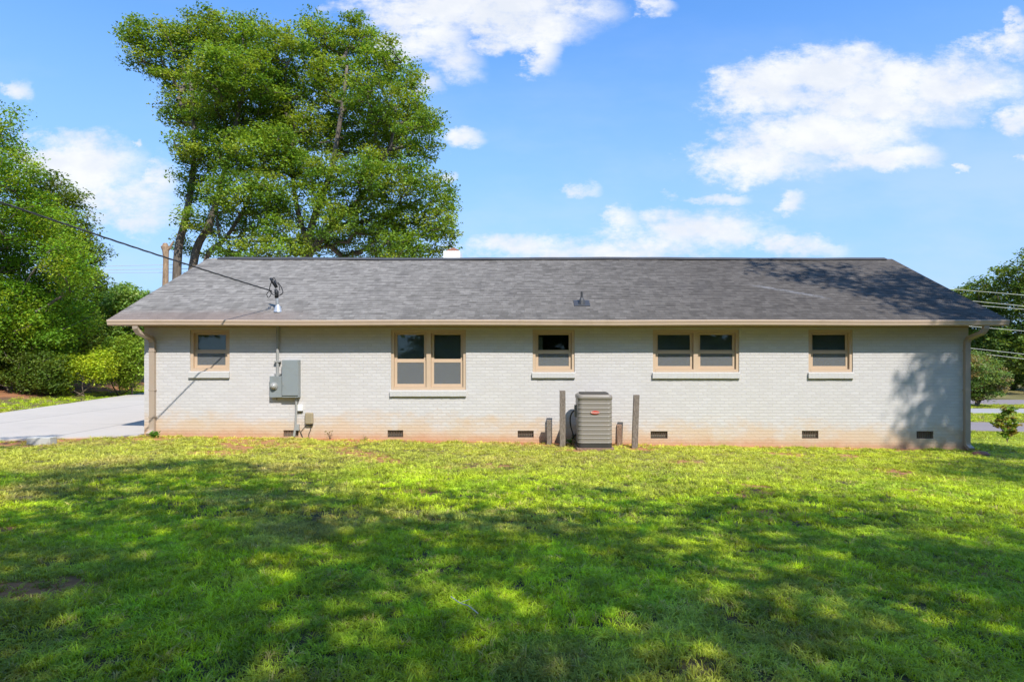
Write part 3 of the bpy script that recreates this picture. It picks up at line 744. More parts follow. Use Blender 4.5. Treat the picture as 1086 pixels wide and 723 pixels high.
# small white box and tan phone box
x0, x1, z0, z1 = wx(316.2), wx(321.5), wz(435.5), wz(429)
wb = thing('white_wall_box', 'small white plastic box on the wall under the breaker panel', 'junction box', ((x0 + x1) / 2, yw, z0))
MB().box(x0, x1, yw - 0.05, yw - 0.003, z0, z1, 0.006).build('cover', M['whitebox'], wb)
MB().box(x0, x1, yw - 0.045, yw - 0.003, z0 - 0.025, z0 - 0.001).build('base', M['black'], wb)
x0, x1, z0, z1 = wx(324.3), wx(333), wz(449.5), wz(437)
tb = thing('phone_box', 'tan rounded telephone box low on the wall with cables below', 'telephone box', ((x0 + x1) / 2, yw, z0))
MB().box(x0, x1, yw - 0.09, yw - 0.003, z0, z1, 0.03).build('cover', M['tanbox'], tb)
mb = MB(); mb.box(x0 + 0.03, x1 - 0.02, yw - 0.06, yw - 0.003, z0 - 0.03, z0 + 0.01); mb.build('base', M['black'], tb)
mb = MB()
def wire_on_wall(pix, r=0.006, off=0.02): mb.tube(curve([(wx(a), yw - off - 0.01 * math.sin(i * 2), wz(b)) for i, (a, b) in enumerate(pix)], 6), r, 5)
wire_on_wall([(327, 449), (323, 453), (319, 459), (322, 464)]); wire_on_wall([(329.5, 449), (330, 455), (327.5, 460), (328.5, 466)]); wire_on_wall([(315, 452), (319, 457), (321, 463)])
wire_on_wall([(331, 449), (329, 457), (327, 466)], 0.004)
mb.build('cable', M['wire'], tb, True)

# ------------------------------------------------------------------ air conditioner
ax0, ax1 = (613 - CX) / F_PX * 13.75, (650.5 - CX) / F_PX * 13.75
ay0, ay1 = 13.82, 14.60
az0, az1 = 0.12, 1.285
acx, acy = (ax0 + ax1) / 2, (ay0 + ay1) / 2
ac = thing('air_conditioner', 'taupe louvred outdoor air conditioning unit with a red oval badge', 'air conditioner', (acx, acy, 0.05))
def rrect(hx, hy, r, z, n=6):
    out = []
    for (sx, sy, a0) in ((1, 1, 0), (-1, 1, 90), (-1, -1, 180), (1, -1, 270)):
        for i in range(n + 1):
            a = R(a0 + 90 * i / n); out.append((acx + sx * (hx - r) + r * math.cos(a), acy + sy * (hy - r) + r * math.sin(a), z))
    return out
hx, hy = (ax1 - ax0) / 2, (ay1 - ay0) / 2
def stack(mb, rings):
    n = len(rings[0]); k = len(mb.v)
    for r_ in rings: mb.v += r_
    for i in range(len(rings) - 1):
        for j in range(n): a = k + i * n + j; b = k + i * n + (j + 1) % n; mb.f.append((a, b, b + n, a + n))
    return k
# louvred body
mb = MB(); rings = []; nl = 10; zb, zt = az0 + 0.05, az1 - 0.13
for i in range(nl):
    a = zb + (zt - zb) * i / nl; b = zb + (zt - zb) * (i + 1) / nl; h = b - a
    rings += [rrect(hx - 0.010, hy - 0.010, 0.095, a), rrect(hx - 0.003, hy - 0.003, 0.10, a + h * 0.02), rrect(hx - 0.002, hy - 0.002, 0.10, a + h * 0.08), rrect(hx - 0.009, hy - 0.009, 0.097, a + h * 0.26), rrect(hx - 0.010, hy - 0.010, 0.097, a + h * 0.96)]
rings.append(rrect(hx - 0.010, hy - 0.010, 0.09, zt)); stack(mb, rings); mb.build('louvre_panel', M['ac'], ac)
mb = MB(); rings = [rrect(hx - 0.008, hy - 0.008, 0.10, zt), rrect(hx + 0.003, hy + 0.003, 0.105, zt + 0.01), rrect(hx + 0.002, hy + 0.002, 0.105, zt + 0.07), rrect(hx - 0.016, hy - 0.016, 0.10, zt + 0.10), rrect(hx - 0.06, hy - 0.06, 0.09, zt + 0.122), rrect(hx - 0.09, hy - 0.09, 0.09, zt + 0.118)]
stack(mb, rings); mb.build('top_cover', M['ac'], ac, True)
mb = MB(); k = stack(mb, [rrect(hx - 0.075, hy - 0.075, 0.09, zt + 0.12), rrect(hx - 0.075, hy - 0.075, 0.09, az1 + 0.012)]); n = 28; mb.f.append(tuple(k + n + j for j in range(n)))
mb.build('fan_grille', M['acdark'], ac)
mb = MB(); k = stack(mb, [rrect(hx - 0.012, hy - 0.012, 0.09, az0 - 0.059), rrect(hx - 0.012, hy - 0.012, 0.09, zb)]); mb.f.append(tuple(k + j for j in range(n))[::-1]); mb.build('base_pan', M['acdark'], ac)
bx, bz = (631.5 - CX) / F_PX * 13.75, CAM_Z + (HY - 437.5) / F_PX * 13.75
mb = MB(); el = [(bx + 0.098 * math.cos(2 * math.pi * i / 28), bz + 0.036 * math.sin(2 * math.pi * i / 28)) for i in range(28)]
mb.add([(x, ay0 - 0.014, z) for x, z in el] + [(x, ay0 + 0.012, z) for x, z in el], [tuple(range(28))] + [(i, i + 28, (i + 1) % 28 + 28, (i + 1) % 28) for i in range(28)])
bd = mb.build('badge', M['badge'], ac)
tcu = bpy.data.curves.new('lettering', 'FONT'); tcu.body = 'Rheem'; tcu.size = 0.066; tcu.align_x = 'CENTER'; tcu.align_y = 'CENTER'; tcu.extrude = 0.0015
to = bpy.data.objects.new('tmp_text', tcu); COL.objects.link(to); bpy.context.view_layer.update()
tme = bpy.data.meshes.new_from_object(to.evaluated_get(bpy.context.evaluated_depsgraph_get())); bpy.data.objects.remove(to)
Mt = Matrix.Translation((bx, ay0 - 0.017, bz)) @ Matrix.Rotation(R(90), 4, 'X')
mesh_obj('lettering', [Mt @ p.co for p in tme.vertices], [tuple(f.vertices) for f in tme.polygons], M['badgetext'], bd)
# refrigerant lines on the left side
mb = MB(); lx = ax0
mb.tube(curve([(lx + 0.02, acy + 0.05, 0.85), (lx - 0.06, acy + 0.05, 0.86), (lx - 0.13, acy + 0.1, 0.72), (lx - 0.12, acy + 0.12, 0.5), (lx - 0.06, acy + 0.2, 0.3), (lx - 0.05, ay1 + 0.15, 0.22), (lx - 0.02, DW - 0.003, 0.22)], 8), 0.017, 8)
mb.tube(curve([(lx + 0.02, acy + 0.1, 0.3), (lx - 0.05, acy + 0.12, 0.28), (lx - 0.03, ay1 + 0.1, 0.17), (lx + 0.02, DW - 0.003, 0.18)], 8), 0.022, 8)
mb.build('refrigerant_line', M['black'], ac, True)
MB().box(ax0 - 0.04, ax0 + 0.01, acy + 0.02, acy + 0.16, 0.72, 1.0, 0.008).build('electrical_cover', M['ac'], ac)
pad = MB().box(ax0 - 0.02, ax1 + 0.03, ay0 - 0.012, ay1 + 0.04, -0.1, az0 - 0.06, 0.01).build('concrete_pad', M['woodred'], loc=(acx, acy, 0.0)); tag(pad, 'low concrete slab under the air conditioning unit', 'slab')

# wooden posts
def post(pa, pb, top, bot, d, label, mat, lean=0.0, w_=None):
    xb = ((pa + pb) / 2 - CX) / F_PX * d; hw = (pb - pa) / F_PX * d / 2; g = gz(xb, d)
    zt = CAM_Z + (HY - top) / F_PX * d
    mb = MB(); rr = random.Random(int(pa)); n = 5; hd = 0.045
    for i in range(n + 1):
        f = i / n; z = g - 0.3 + (zt - g + 0.3) * f; s = lean * f; j = 0.002
        mb.v += [(xb + s - hw + rr.uniform(-j, j), d - hd, z), (xb + s + hw + rr.uniform(-j, j), d - hd, z), (xb + s + hw, d + hd, z), (xb + s - hw, d + hd, z)]
    k = n * 4; mb.v[k] = (mb.v[k][0], mb.v[k][1], mb.v[k][2] - 0.015); mb.v[k + 1] = (mb.v[k + 1][0], mb.v[k + 1][1], mb.v[k + 1][2] - 0.006)
    for i in range(n):
        for j in range(4): a = i * 4 + j; b = i * 4 + (j + 1) % 4; mb.f.append((a, b, b + 4, a + 4))
    mb.f.append((k, k + 1, k + 2, k + 3)); mb.f.append((3, 2, 1, 0))
    o = mb.build('wooden_post', mat, loc=(xb, d, g)); tag(o, label, 'post', 'old wooden posts around the air conditioner'); return o
post(593.6, 599.6, 414, 468, 14.3, 'tall weathered wooden post standing left of the air conditioner', M['wood'])
post(580.0, 584.6, 445, 467, 14.6, 'short wooden stub, leftmost of the posts by the air conditioner', M['wood'])
post(654.2, 659.0, 450, 471, 14.5, 'short reddish wooden stub just right of the air conditioner', M['woodred'])
post(669.5, 675.5, 418.5, 471, 14.3, 'tall leaning wooden post, rightmost of the posts by the air conditioner', M['wood'], 0.055)
# concrete block at the edge of the driveway
bx0 = at(32, 470, 13.3); bx1 = at(56, 470, 13.3); g = gz(bx0.x, 13.3)
o = MB().box(bx0.x, bx1.x, 13.2, 13.42, g - 0.1, g + 0.16, 0.015).build('concrete_block', M['block'], loc=((bx0.x + bx1.x) / 2, 13.3, g)); o.rotation_euler[2] = 0.06
tag(o, 'grey concrete block lying at the near edge of the driveway', 'block')

# ------------------------------------------------------------------ trees
def set_tint(me, cols):
    a = me.color_attributes.new('tint', 'FLOAT_COLOR', 'CORNER'); c4 = np.ones((len(cols), 4)); c4[:, :3] = cols
    a.data.foreach_set('color', np.repeat(c4, 4, axis=0).ravel())

def leaf_mesh(name, centers, size, cols, parent, g, flat=0.4, aspect=0.55, mat=None, up=None):
    n = len(centers)
    d = g.normal(size=(n, 3)); d /= np.linalg.norm(d, axis=1)[:, None]
    nm = g.normal(size=(n, 3)); nm[:, 2] = np.abs(nm[:, 2]) + flat * 2; nm /= np.linalg.norm(nm, axis=1)[:, None]
    a = np.cross(nm, d); a /= np.linalg.norm(a, axis=1)[:, None] + 1e-9; b = np.cross(nm, a)
    s = (size * g.uniform(0.6, 1.35, n))[:, None]
    V = np.empty((n, 4, 3)); V[:, 0] = centers - a * s * 0.5; V[:, 1] = centers + b * s * aspect * 0.5 + nm * s * 0.06
    V[:, 2] = centers + a * s * 0.5 - nm * s * 0.08; V[:, 3] = centers - b * s * aspect * 0.5 + nm * s * 0.06
    F = np.arange(n * 4).reshape(n, 4)
    o = mesh_obj(name, V.reshape(-1, 3), F, mat or M['leaf'], parent); set_tint(o.data, cols); return o

def tree(name, label, cat, base, lobes, trunks, ncl, per, leaf, spread, cols, seed, dmin=0.6, tip=0.018, bark='bark', group=None, flat=0.4, aspect=0.55, shell=0.45, droop=0.0, maxr=0.16, squash=0.55, keep=None):
    """lobes: (Vector centre, rx, ry, rz); trunks: list of ([points], r0, r1)"""
    g = np.random.default_rng(seed); root = thing(name, label, cat, base, group)
    wts = np.array([(l[1] * l[2] * l[3]) ** 0.72 for l in lobes]); wts /= wts.sum()
    C = []; LI = []; tries = 0
    while len(C) < ncl and tries < ncl * 12:
        tries += 1; i = g.choice(len(lobes), p=wts); c_, rx, ry, rz = lobes[i]
        dv = g.normal(size=3); dv /= np.linalg.norm(dv); r = g.random() ** shell * g.uniform(0.85, 1.06)
        p = np.array(c_) + dv * r * np.array([rx, ry, rz])
        if C and np.min(np.sum((np.array(C) - p) ** 2, axis=1)) < dmin * dmin: continue
        if keep and not keep(p, g): continue
        C.append(p); LI.append(i)
    C = np.array(C)
    # skeleton
    nodes = []; par = []; wt = []; fixed = []
    mbk = MB()
    for pts, r0, r1 in trunks:
        P = curve([Vector(p) for p in pts], 5); n = len(P)
        rad = [r0 + (r1 - r0) * (i / (n - 1)) ** 0.8 for i in range(n)]; mbk.tube(P, rad, 10)
        for i, p in enumerate(P):
            if i / n > 0.28 or len(trunks) > 1: nodes.append(np.array(p)); par.append(-1); wt.append(0); fixed.append(rad[i])
    nt = len(nodes); order = np.argsort([min(np.linalg.norm(c_ - q) for q in nodes) for c_ in C]); chains = []
    for ci in order:
        c_ = C[ci]; N = np.array(nodes); dd = np.linalg.norm(N - c_, axis=1) + np.clip(N[:, 2] - c_[2] + 0.2, 0, None) * 1.3
        j = int(np.argmin(dd)); q = N[j]; L = np.linalg.norm(c_ - q); kk = max(1, int(math.ceil(L / 0.7))); ch = [j]; prev = j
        jit = g.normal(size=3) * L * 0.08
        for s in range(1, kk + 1):
            f = s / kk; p = q * (1 - f) + c_ * f + jit * math.sin(math.pi * f) + np.array([0, 0, -0.10 * L * math.sin(math.pi * f) + droop * L * 0])
            nodes.append(p); par.append(prev); wt.append(0); fixed.append(0); prev = len(nodes) - 1; ch.append(prev)
        chains.append(ch); q_ = prev
        while q_ != -1: wt[q_] += 1; q_ = par[q_]
    rad = [fixed[i] if i < nt else min(maxr, tip * math.sqrt(wt[i])) for i in range(len(nodes))]
    for ch in chains:
        rs = [min(rad[ch[0]], rad[ch[1]] * 1.25)] + [rad[i] for i in ch[1:]]; rs[-1] = min(rs[-1], tip * 1.0)
        mbk.tube([nodes[i] for i in ch], rs, 5, cap=False)
    mbk.build('trunk', M[bark], root, True)
    # leaves
    cnt = np.maximum(8, (per * g.uniform(0.55, 1.4, len(C))).astype(int)); idx = np.repeat(np.arange(len(C)), cnt); n = len(idx)
    dv = g.normal(size=(n, 3)); dv /= np.linalg.norm(dv, axis=1)[:, None]; r = g.random(n) ** 0.55
    sc = (spread * g.uniform(0.65, 1.3, len(C)))[idx][:, None]
    P = C[idx] + dv * r[:, None] * sc * np.array([1, 1, squash]); P[:, 2] -= droop * r ** 2 * sc[:, 0]
    cols = np.array(cols); cc = cols[g.integers(0, len(cols), len(C))] * g.uniform(0.82, 1.18, (len(C), 1))
    lc = cc[idx] * g.uniform(0.72, 1.3, (n, 1)); lc = lc * (1 + g.normal(size=(n, 3)) * 0.05)
    leaf_mesh('crown', P, leaf, np.clip(lc, 0.005, 0.9), root, g, flat, aspect)
    return root
def L(px, py, rpx, d, ry=None, k=1.0, rz=None):
    r = rpx / F_PX * d * k; return (at(px, py, d), r, (ry or r), (rz or r))

OAK = [(0.18, 0.29, 0.035), (0.22, 0.33, 0.037), (0.14, 0.25, 0.035), (0.28, 0.36, 0.05)]
gr = random.Random(5)
D = 33.0
lob = [L(px, py, r, D + gr.uniform(-2.2, 2.0)) for (px, py, r) in
 [(146, 36, 17), (160, 62, 20), (186, 44, 24), (222, 34, 24), (262, 42, 26), (192, 84, 22), (232, 78, 30), (272, 82, 30), (196, 118, 22), (236, 122, 30), (282, 124, 30),
  (192, 150, 14), (218, 160, 24), (258, 162, 28), (294, 160, 26), (206, 196, 18), (242, 204, 24), (280, 206, 26), (200, 232, 13), (224, 238, 14), (262, 240, 18), (292, 244, 18), (198, 262, 9), (240, 262, 13), (222, 270, 8), (262, 266, 14), (290, 268, 16), (250, 276, 10), (310, 268, 12)]]
bz = gz(-12, D)
def tp(px, py, d=D): return at(px, py, d)
tree('oak_tree', 'tall leafy oak with several leaning trunks behind the left end of the roof', 'tree', (tp(205, 300).x, D, bz), lob,
 [([Vector((tp(187, 300).x, D, bz - 0.3)), tp(188, 280), tp(196, 235), tp(204, 190), tp(206, 130), tp(202, 85)], 0.27, 0.09),
  ([Vector((tp(190, 300).x, D + 0.4, bz - 0.3)), tp(205, 280), tp(222, 238), tp(236, 190), tp(250, 130), tp(262, 80)], 0.27, 0.08),
  ([Vector((tp(196, 300).x, D + 0.8, bz - 0.3)), tp(216, 284), tp(240, 252), tp(262, 215), tp(285, 160)], 0.17, 0.06)],
 640, 170, 0.155, 0.74, OAK, 11, dmin=0.55, tip=0.020)
D2 = 34.0
lob = [L(px, py, r, D2 + gr.uniform(-2.2, 2.4)) for (px, py, r) in
 [(300, 50, 24), (340, 46, 26), (374, 42, 24), (404, 66, 24), (428, 84, 20), (312, 92, 28), (352, 92, 30), (394, 104, 30), (436, 118, 24), (320, 136, 28), (360, 142, 30), (402, 146, 30), (444, 150, 22),
  (316, 184, 26), (352, 190, 28), (394, 190, 30), (436, 192, 28), (464, 200, 18), (310, 226, 18), (350, 232, 24), (384, 232, 28), (424, 232, 28), (460, 236, 24), (366, 258, 18), (406, 260, 22), (446, 262, 22), (470, 258, 14), (336, 256, 16), (318, 262, 14), (356, 268, 14), (428, 264, 20), (384, 266, 14), (472, 216, 15), (455, 130, 12), (476, 240, 12)]]
tree('oak_tree', 'broad round oak rising behind the middle left of the roof ridge', 'tree', (tp(326, 300, D2).x, D2, bz), lob,
 [([Vector((tp(328, 300, D2).x, D2, bz - 0.3)), tp(327, 275, D2), tp(332, 235, D2), tp(350, 185, D2), tp(362, 120, D2), tp(368, 70, D2)], 0.30, 0.08),
  ([tp(329, 268, D2), tp(352, 240, D2 + 0.3), tp(386, 205, D2 + 0.5), tp(412, 160, D2 + 0.4), tp(420, 115, D2)], 0.20, 0.07),
  ([tp(328, 262, D2), tp(316, 225, D2), tp(310, 180, D2 - 0.4), tp(312, 130, D2)], 0.18, 0.07)],
 740, 170, 0.155, 0.76, OAK, 12, dmin=0.55, tip=0.020)
# dead trunk beside the left oak
mb = MB(); Dd = 31.0
mb.tube([at(175, 330, Dd), at(175.5, 300, Dd), at(176, 275, Dd), at(175.5, 262, Dd), at(175, 258, Dd)], [0.17, 0.145, 0.13, 0.17, 0.10], 12)
mb.tube([at(176, 266, Dd), at(180, 263, Dd), at(184, 256, Dd)], [0.1, 0.07, 0.03], 7)
mb.tube([at(174, 264, Dd), at(172, 261, Dd)], [0.12, 0.08], 8)
p0 = at(175, 330, Dd); mb.tube([(p0.x, p0.y, gz(p0.x, p0.y) - 0.2), tuple(p0)], [0.26, 0.20], 12, cap=False)
o = mb.build('dead_trunk', M['deadwood'], loc=(p0.x, p0.y, gz(p0.x, p0.y))); tag(o, 'bare cut tan tree trunk beside the left end of the roof', 'tree trunk')

# left side
YG = [(0.23, 0.38, 0.03), (0.33, 0.43, 0.035), (0.16, 0.31, 0.025), (0.13, 0.25, 0.025)]
D3 = 26.0
lob = [L(px, py, r, D3 + gr.uniform(-1.8, 1.8)) for (px, py, r) in
 [(-60, 120, 40), (-20, 150, 32), (10, 185, 26), (-40, 210, 44), (20, 225, 34), (52, 250, 26), (70, 275, 24), (-30, 280, 46), (20, 285, 38), (60, 312, 28), (85, 300, 18), (0, 335, 40), (45, 345, 30), (82, 338, 18), (-50, 340, 46), (5, 130, 12), (22, 160, 10), (14, 118, 7)]]
b0 = (at(-5, 300, D3).x, D3)
tree('maple_tree', 'bright yellow green tree at the far left edge under the cable', 'tree', (b0[0], b0[1], gz(*b0)), lob,
 [([Vector((b0[0], D3, gz(*b0) - 0.3)), at(-5, 330, D3), at(-8, 250, D3), at(-6, 180, D3), at(-4, 130, D3)], 0.28, 0.06)],
 800, 160, 0.112, 0.72, YG, 21, dmin=0.45, maxr=0.07, tip=0.012, droop=0.15)
DG = [(0.13, 0.20, 0.025), (0.17, 0.23, 0.03), (0.10, 0.16, 0.02)]
D4 = 31.0
lob = [L(px, py, r, D4 + gr.uniform(-1, 1)) for (px, py, r) in [(45, 195, 18), (66, 212, 18), (38, 225, 22), (78, 240, 18), (92, 268, 16), (70, 265, 24), (98, 298, 13), (82, 300, 20), (60, 320, 26), (90, 335, 16), (20, 362, 32), (55, 356, 28), (88, 356, 18), (-20, 370, 34), (30, 335, 26)]]
b0 = (at(62, 300, D4).x, D4)
tree('broadleaf_tree', 'darker green tree rising just behind the bright yellow green tree', 'tree', (b0[0], b0[1], gz(*b0)), lob,
 [([Vector((b0[0], D4, gz(*b0) - 0.3)), at(62, 330, D4), at(60, 270, D4), at(58, 220, D4)], 0.2, 0.06)], 560, 120, 0.14, 0.7, DG, 22, dmin=0.45, tip=0.016)
D5 = 35.0
lob = [L(px, py, r, D5 + gr.uniform(-0.6, 0.6)) for (px, py, r) in [(120, 325, 24), (138, 322, 20), (108, 345, 22), (145, 345, 20), (125, 355, 26), (165, 350, 20), (100, 335, 14), (110, 374, 24), (142, 376, 22), (80, 366, 22), (92, 350, 18)]]
b0 = (at(125, 380, D5).x, D5)
tree('rounded_shrub', 'large dense rounded evergreen shrub seen behind the left roof corner', 'shrub', (b0[0], b0[1], gz(*b0)), lob,
 [([Vector((b0[0], D5, gz(*b0) - 0.3)), at(125, 380, D5), at(125, 345, D5)], 0.12, 0.05)], 560, 90, 0.17, 0.5, [(0.22, 0.36, 0.08), (0.29, 0.42, 0.12), (0.17, 0.30, 0.06)], 23, dmin=0.3, tip=0.012, squash=0.8)
def bush(label, px, py, w_, h_, d, cols, seed, n, name='bush', leaf=0.11):
    gx = at(px, py, d).x; g_ = gz(gx, d); r = w_ / F_PX * d; hh = h_ / F_PX * d; rr = random.Random(seed); lob = []
    for i in range(8): lob.append((Vector((gx + rr.uniform(-0.75, 0.75) * r, d + rr.uniform(-0.5, 0.5), g_ + hh * rr.uniform(0.3, 0.78))), r * 0.38, r * 0.34, hh * 0.32))
    stems = [([Vector((gx + rr.uniform(-0.3, 0.3) * r, d, g_ - 0.1)), Vector((gx + rr.uniform(-0.6, 0.6) * r, d + rr.uniform(-0.3, 0.3), g_ + hh * 0.3)), Vector((gx + rr.uniform(-0.7, 0.7) * r, d, g_ + hh * 0.6))], 0.035, 0.012) for i in range(5)]
    tree(name, label, 'bush', (gx, d, g_), lob, stems, n, 75, leaf, 0.38, cols, seed, dmin=0.22, tip=0.007, bark='twig', group='bushes along the left bank', squash=0.8)
bush('dark shaded bush at the lower left edge below the bright tree', 20, 400, 52, 62, 25.5, [(0.09, 0.15, 0.02), (0.13, 0.19, 0.03)], 31, 230)
bush('yellow green bush in the middle of the left bank', 84, 400, 34, 44, 26.5, [(0.42, 0.50, 0.03), (0.34, 0.45, 0.03)], 32, 190)
bush('mid green bush, nearest the house on the left bank', 132, 398, 34, 58, 28.0, [(0.20, 0.31, 0.03), (0.25, 0.35, 0.035)], 33, 210)
bush('olive bush between the dark bush and the yellow green one', 52, 402, 24, 50, 28.5, [(0.14, 0.20, 0.03), (0.19, 0.25, 0.04)], 34, 130)

# right side
D6 = 40.0
bx_, by_ = at(1036, 400, D6).x, D6; g_ = gz(bx_, by_)
lob = [L(px, py, r, D6 + gr.uniform(-0.8, 0.8)) for (px, py, r) in [(1028, 395, 17), (1044, 392, 15), (1058, 402, 12), (1036, 410, 15), (1022, 382, 12), (1052, 412, 10), (1012, 402, 16), (1040, 383, 10)]]
tree('ornamental_tree', 'small round ornamental tree with reddish tinged leaves across the near road', 'tree', (bx_, by_, g_), lob,
 [([Vector((bx_, by_, g_ - 0.2)), Vector((bx_, by_, g_ + 0.9)), Vector((bx_ - 0.2, by_, g_ + 2.0))], 0.14, 0.06), ([Vector((bx_, by_, g_)), Vector((bx_ + 0.5, by_, g_ + 1.0)), Vector((bx_ + 0.8, by_, g_ + 2.0))], 0.09, 0.04)],
 260, 75, 0.15, 0.5, [(0.15, 0.24, 0.06), (0.21, 0.28, 0.08), (0.27, 0.22, 0.10), (0.12, 0.21, 0.05)], 41, dmin=0.3, tip=0.012)
RG = [(0.14, 0.215, 0.04), (0.19, 0.25, 0.045), (0.10, 0.165, 0.03)]
specs = [('olive green tree, leftmost of the wood beyond the right end of the roof', 1022, 300, 62, 60), ('broad green tree behind the power lines at the right', 1058, 292, 56, 56), ('tallest tree of the wood at the right edge of the view', 1090, 268, 64, 52),
         ('big tree just past the right edge of the view', 1150, 262, 80, 54), ('dark low tree filling under the wood beside the roof', 1005, 352, 44, 66), ('shaded low tree under the power lines at the right', 1074, 352, 42, 58)]
for i, (lab, px, top_, wpx, d) in enumerate(specs):
    bx_ = at(px, 300, d).x; g_ = gz(bx_, d); hh = CAM_Z + (HY - top_) / F_PX * d - g_; r = wpx / 2 / F_PX * d; rr = random.Random(60 + i); lob = []
    for q in range(15):
        f = rr.uniform(0.16 if i < 4 else 0.1, 0.88); wd = r * (1.0 - 0.75 * max(0, f - 0.5)); lob.append((Vector((bx_ + rr.uniform(-1, 1) * wd * 0.75, d + rr.uniform(-1, 1) * wd * 0.6, g_ + hh * f)), r * 0.44, r * 0.44, hh * 0.13))
    lob.append((Vector((bx_, d, g_ + hh * 0.92)), r * 0.3, r * 0.3, hh * 0.08))
    tree('woodland_tree', lab, 'tree', (bx_, d, g_), lob, [([Vector((bx_, d, g_ - 0.3)), Vector((bx_ + 0.2, d, g_ + hh * 0.4)), Vector((bx_, d, g_ + hh * 0.85))], 0.3, 0.07)],
         400, 85, 0.26, 0.9, RG, 60 + i, dmin=0.7, tip=0.02, group='trees of the wood beyond the far road')
# sapling
D7 = 19.5; sx = at(1068.5, 450, D7).x; g_ = gz(sx, D7)
s_top = CAM_Z + (HY - 430) / F_PX * D7; s_bot = CAM_Z + (HY - 466) / F_PX * D7
lob = [L(px, py, r, D7, k=1) for (px, py, r) in [(1071, 436, 6), (1062, 443, 6), (1076, 446, 6), (1068, 453, 7), (1073, 458, 4), (1060, 450, 4), (1066, 460, 5), (1078, 452, 5)]]
tree('magnolia_sapling', 'young magnolia sapling with bronze and green leaves on the right lawn', 'sapling', (sx, D7, g_), lob,
 [([Vector((sx, D7, g_ - 0.1)), Vector((sx, D7, s_bot)), Vector((sx + 0.03, D7, s_top - 0.1))], 0.022, 0.01), ([Vector((sx, D7, s_bot - 0.05)), Vector((sx - 0.15, D7, s_bot + 0.4))], 0.014, 0.008), ([Vector((sx, D7, s_bot)), Vector((sx + 0.2, D7, s_bot + 0.45))], 0.014, 0.008)],
 58, 14, 0.14, 0.12, [(0.17, 0.28, 0.03), (0.27, 0.33, 0.05), (0.30, 0.24, 0.06), (0.10, 0.17, 0.03)], 71, dmin=0.07, tip=0.006, bark='twig', aspect=0.45)
# trees behind and beside the viewer that shade the lawn
EDGE_X = [-30, -8.6, -7.5, -6.8, -5.2, -4.2, -2.6, -1.6, -0.45, 0.8, 2.8, 6.2, 7.9, 10.5, 11.5, 30]
EDGE_Y = [9.3, 9.6, 10.7, 12.2, 13.0, 12.4, 9.8, 9.6, 11.0, 12.1, 12.3, 13.0, 12.9, 13.4, 17, 19]
def prune(p, g):
    """crowns are pruned to the reach their shadows have on lawn, wall and roof"""
    sl = 1.25; n = g.normal() * 0.35
    t = (p[2] - 0.1) / sl; xs_, ys_ = p[0] - 0.5 * t, p[1] + t
    if xs_ < -10.9 and 12.9 < ys_ < 14.5: return True
    if ys_ < DW: return ys_ < np.interp(xs_, EDGE_X, EDGE_Y) - 0.75 + n
    t = DW - p[1]; xw, zw = p[0] - 0.5 * t, p[2] - sl * t
    if xw > 12.5: return True
    if zw < 2.6: return xw > 9.45 + n * 0.35
    den = SL + sl; t = (p[2] - EZ - SL * (p[1] - DE)) / den; xr_, yr_ = p[0] - 0.5 * t, p[1] + t
    return xr_ > 10.85 - (yr_ - DE) * 1.02 + n * 1.8 and yr_ < RY + 6
def shade_tree(label, bx_, by_, h0, h1, r, seed, n, extra=(), dens=52):
    rr = random.Random(seed); g_ = gz(bx_, by_); lob = []
    for q in range(13):
        a = rr.uniform(0, 6.28); k = rr.uniform(0.1, 0.85) ** 0.6; lob.append((Vector((bx_ + math.cos(a) * r * k, by_ + math.sin(a) * r * k, rr.uniform(h0, h1))), r * 0.34, r * 0.34, (h1 - h0) * 0.2))
    lob += [(Vector(e[:3]), e[3], e[3], e[3] * 0.7) for e in extra]
    tree('shade_tree', label, 'tree', (bx_, by_, g_), lob, [([Vector((bx_, by_, g_ - 0.3)), Vector((bx_ + 0.3, by_, h0 * 0.6)), Vector((bx_ - 0.2, by_, (h0 + h1) / 2)), Vector((bx_, by_, h1 - 0.5))], 0.3, 0.06)],
         n, dens, 0.20, 0.72, OAK, seed, dmin=0.7, tip=0.016, group='trees shading the lawn from outside the frame', keep=prune)
shade_tree('tall tree to the right of the lawn that shades the right wall corner', 18.5, 0.0, 8.5, 17, 5.5, 81, 410, [(15.0, 6.4, 11.0, 1.3), (14.6, 5.6, 12.8, 1.4), (16.5, 6.5, 16.4, 2.2), (15.2, 6.4, 15.6, 1.8), (14.5, 7.5, 14.5, 1.8), (15.6, 6.0, 12.2, 1.6), (15.8, 7.0, 10.6, 1.3), (14.2, 7.5, 15.8, 1.8), (12.6, 8.5, 16.0, 1.6)])
shade_tree('tall tree behind the viewpoint that shades the middle of the lawn', 6.0, -5.5, 8.5, 16, 6.5, 82, 320, [(5.6, -6.2, 12, 2.2), (3.4, -7, 12, 2.0), (8, -7.5, 12.5, 2.0), (7.5, -4.0, 12.5, 1.8), (5.5, -5.8, 13.4, 1.8), (6.6, -6.0, 11.2, 1.6)])
shade_tree('tall tree behind the viewpoint that shades the left of the lawn', -2.5, -4.5, 8.5, 16, 6.2, 83, 280, [(1.5, -6.5, 12, 2.0), (0.5, -8.5, 12.5, 2.0)])
shade_tree('tree left of the viewpoint that shades the lawn edge', -9.5, -4.0, 8, 15, 4.5, 84, 200, [(-5.6, 3.2, 12.4, 1.0), (-6.4, 3.5, 12.5, 0.9), (-7.2, 3.0, 12.9, 0.9), (-4.6, 3.4, 12.2, 0.8)])
shade_tree('tree far right of the viewpoint that shades the right lawn', 13.5, -8.0, 8, 16, 6.0, 85, 200)
